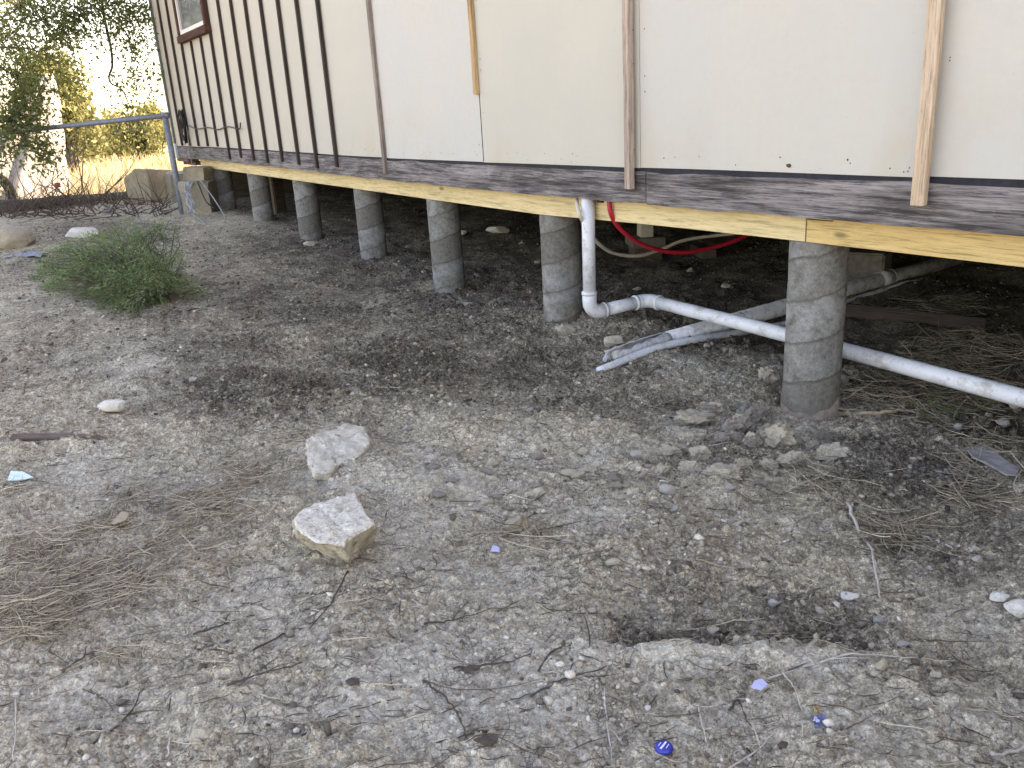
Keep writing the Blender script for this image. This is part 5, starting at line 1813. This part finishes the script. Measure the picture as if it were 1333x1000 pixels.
flat_piece('plastic_shard', 'pale blue plastic shard on the bare clay', 'shard', [(10, 626), (14, 613), (30, 614), (43, 621), (30, 625)], .003, M['blue'])
flat_piece('shingle_piece', 'torn flat grey shingle scrap on the dark soil', 'shingle', [(1258, 592), (1268, 586), (1278, 582), (1298, 594), (1300, 600), (1326, 618), (1322, 626), (1308, 626), (1282, 610), (1266, 604)], .006, M['greywood'], .006, .0006)
flat_piece('dead_leaf', 'dry tan leaf resting on the straw', 'leaf', [(144, 688), (152, 680), (160, 672), (170, 676), (166, 686), (152, 692)], .0015, M['deadleaf'], .012, .002)
flat_piece('plastic_scrap', 'small lilac plastic scrap in the foreground clay', 'scrap', [(978, 892), (982, 884), (992, 882), (1000, 888), (992, 895)], .003, M['lilac'])
flat_piece('plastic_scrap', 'tiny blue and white scrap beside the cream clod', 'scrap', [(638, 708), (641, 700), (649, 703), (650, 709)], .003, M['lilac'])
flat_piece('bark_chip', 'small black bark chip in the pale foreground clay', 'chip', [(452, 903), (460, 898), (470, 899), (470, 905), (458, 907)], .004, M['twig'])
flat_piece('bark_chip', 'thin dark bark chip between footprints in the clay', 'chip', [(600, 874), (612, 868), (626, 868), (622, 873), (608, 876)], .004, M['twig'])
flat_piece('bark_chip', 'long dark bark chip at the bottom edge of the yard', 'chip', [(618, 978), (632, 972), (650, 974), (648, 981), (630, 983)], .004, M['twig'])
flat_piece('bark_chip', 'little dark chip left of the navy wrapper', 'chip', [(1012, 966), (1018, 960), (1026, 962), (1024, 968)], .004, M['twig'])
# wrapper with a bright end
P = GP(1068, 938)
wr = thing('snack_wrapper', 'crumpled navy and orange wrapper in the foreground clay', 'wrapper', tuple(P))
ux = AX[0] * np.array([1, 1, 0]); ux /= np.linalg.norm(ux); uy = np.array([-ux[1], ux[0], 0])


def crumple(x0, x1, y0, y1, seed):
    r_ = np.random.default_rng(seed)
    V = []; F = []
    for j in range(6):
        for i in range(6):
            V.append(ux * (x0 + (x1 - x0) * i / 5 + r_.normal(0, .001)) + uy * (y0 + (y1 - y0) * j / 5 + r_.normal(0, .001)) + np.array([0, 0, .006 + r_.normal(0, .0025)]))
    for j in range(5):
        for i in range(5):
            F.append((j * 6 + i, j * 6 + i + 1, j * 6 + 7 + i, j * 6 + 6 + i))
    return MB().add(V, F)


crumple(-.013, .012, -.018, .014, 1).build('printed_half', M['navy'], wr)
crumple(-.002, .008, .015, .036, 2).build('torn_end', M['orange'], wr)
crumple(-.011, -.003, -.006, .004, 3).build('white_print', M['lilac'], wr).location = (0, 0, .003)
# blue bottle cap
P = GP(864, 964)
cp = thing('bottle_cap', 'round blue bottle cap lying face up in the clay', 'bottle cap', (P[0], P[1], max(Hs(P[0] + a_, P[1] + b_) for a_ in (-.012, 0, .012) for b_ in (-.012, 0, .012)) - .003))
V = []; F = []
na = 42
prof = [(.0158, 0, 1), (.0152, .003, 1), (.0142, .006, .3), (.0128, .0076, 0), (.006, .008, 0)]
for rr, z, k in prof:
    for i in range(na):
        a_ = 2 * PI * i / na
        q = rr + .0007 * k * math.cos(a_ * 21)
        V.append((q * math.cos(a_), q * math.sin(a_), z))
for j in range(len(prof) - 1):
    for i in range(na):
        F.append((j * na + i, j * na + (i + 1) % na, (j + 1) * na + (i + 1) % na, (j + 1) * na + i))
F.append(tuple((len(prof) - 1) * na + i for i in range(na)))
MB().add(V, F).build('shell', M['cap'], cp, True)
pr_ = MB()
ca, sa = math.cos(-.9), math.sin(-.9)


def bar(x0, y0, x1, y1, w_):
    dx, dy = x1 - x0, y1 - y0; l_ = math.hypot(dx, dy); nx_, ny_ = -dy / l_ * w_, dx / l_ * w_
    pr_.prism([(a_ * ca - b_ * sa, a_ * sa + b_ * ca, .0081) for a_, b_ in ((x0 - nx_, y0 - ny_), (x1 - nx_, y1 - ny_), (x1 + nx_, y1 + ny_), (x0 + nx_, y0 + ny_))], (0, 0, .0003))


bar(-.009, .003, -.001, .0005, .0016); bar(-.0005, .0003, .009, -.0035, .0018); bar(-.006, -.005, .003, -.008, .0006); bar(-.004, .0085, .006, .0055, .0006)
pr_.build('print', M['capink'], cp)
cp.rotation_euler = (.05, -.04, 0)
# crumpled sheet by the boulder
P = GP(38, 331)
o = crumple(-.15, .15, -.11, .11, 9).build('plastic_sheet', M['greyfilm'], None)
co_ = [v_ for v_ in o.data.vertices]
for v_ in co_:
    v_.co.z = .02 + .03 * float(pn(v_.co.x * 14 + 3, v_.co.y * 14, 4))
o.location = P
tag(o, 'crumpled grey-blue plastic sheet on the dark litter near the big boulder', 'plastic')

# origins of single-mesh things go to their own middle
bpy.context.view_layer.update()
for o in list(SC.objects):
    if o.type == 'MESH' and o.parent is None and o.get('kind') is None and o.location.length < 1e-9:
        n = len(o.data.vertices)
        co = np.empty(n * 3); o.data.vertices.foreach_get('co', co); co = co.reshape(-1, 3)
        c = Vector(((co[:, 0].min() + co[:, 0].max()) / 2, (co[:, 1].min() + co[:, 1].max()) / 2, co[:, 2].min()))
        o.data.transform(Matrix.Translation(-c)); o.location = c
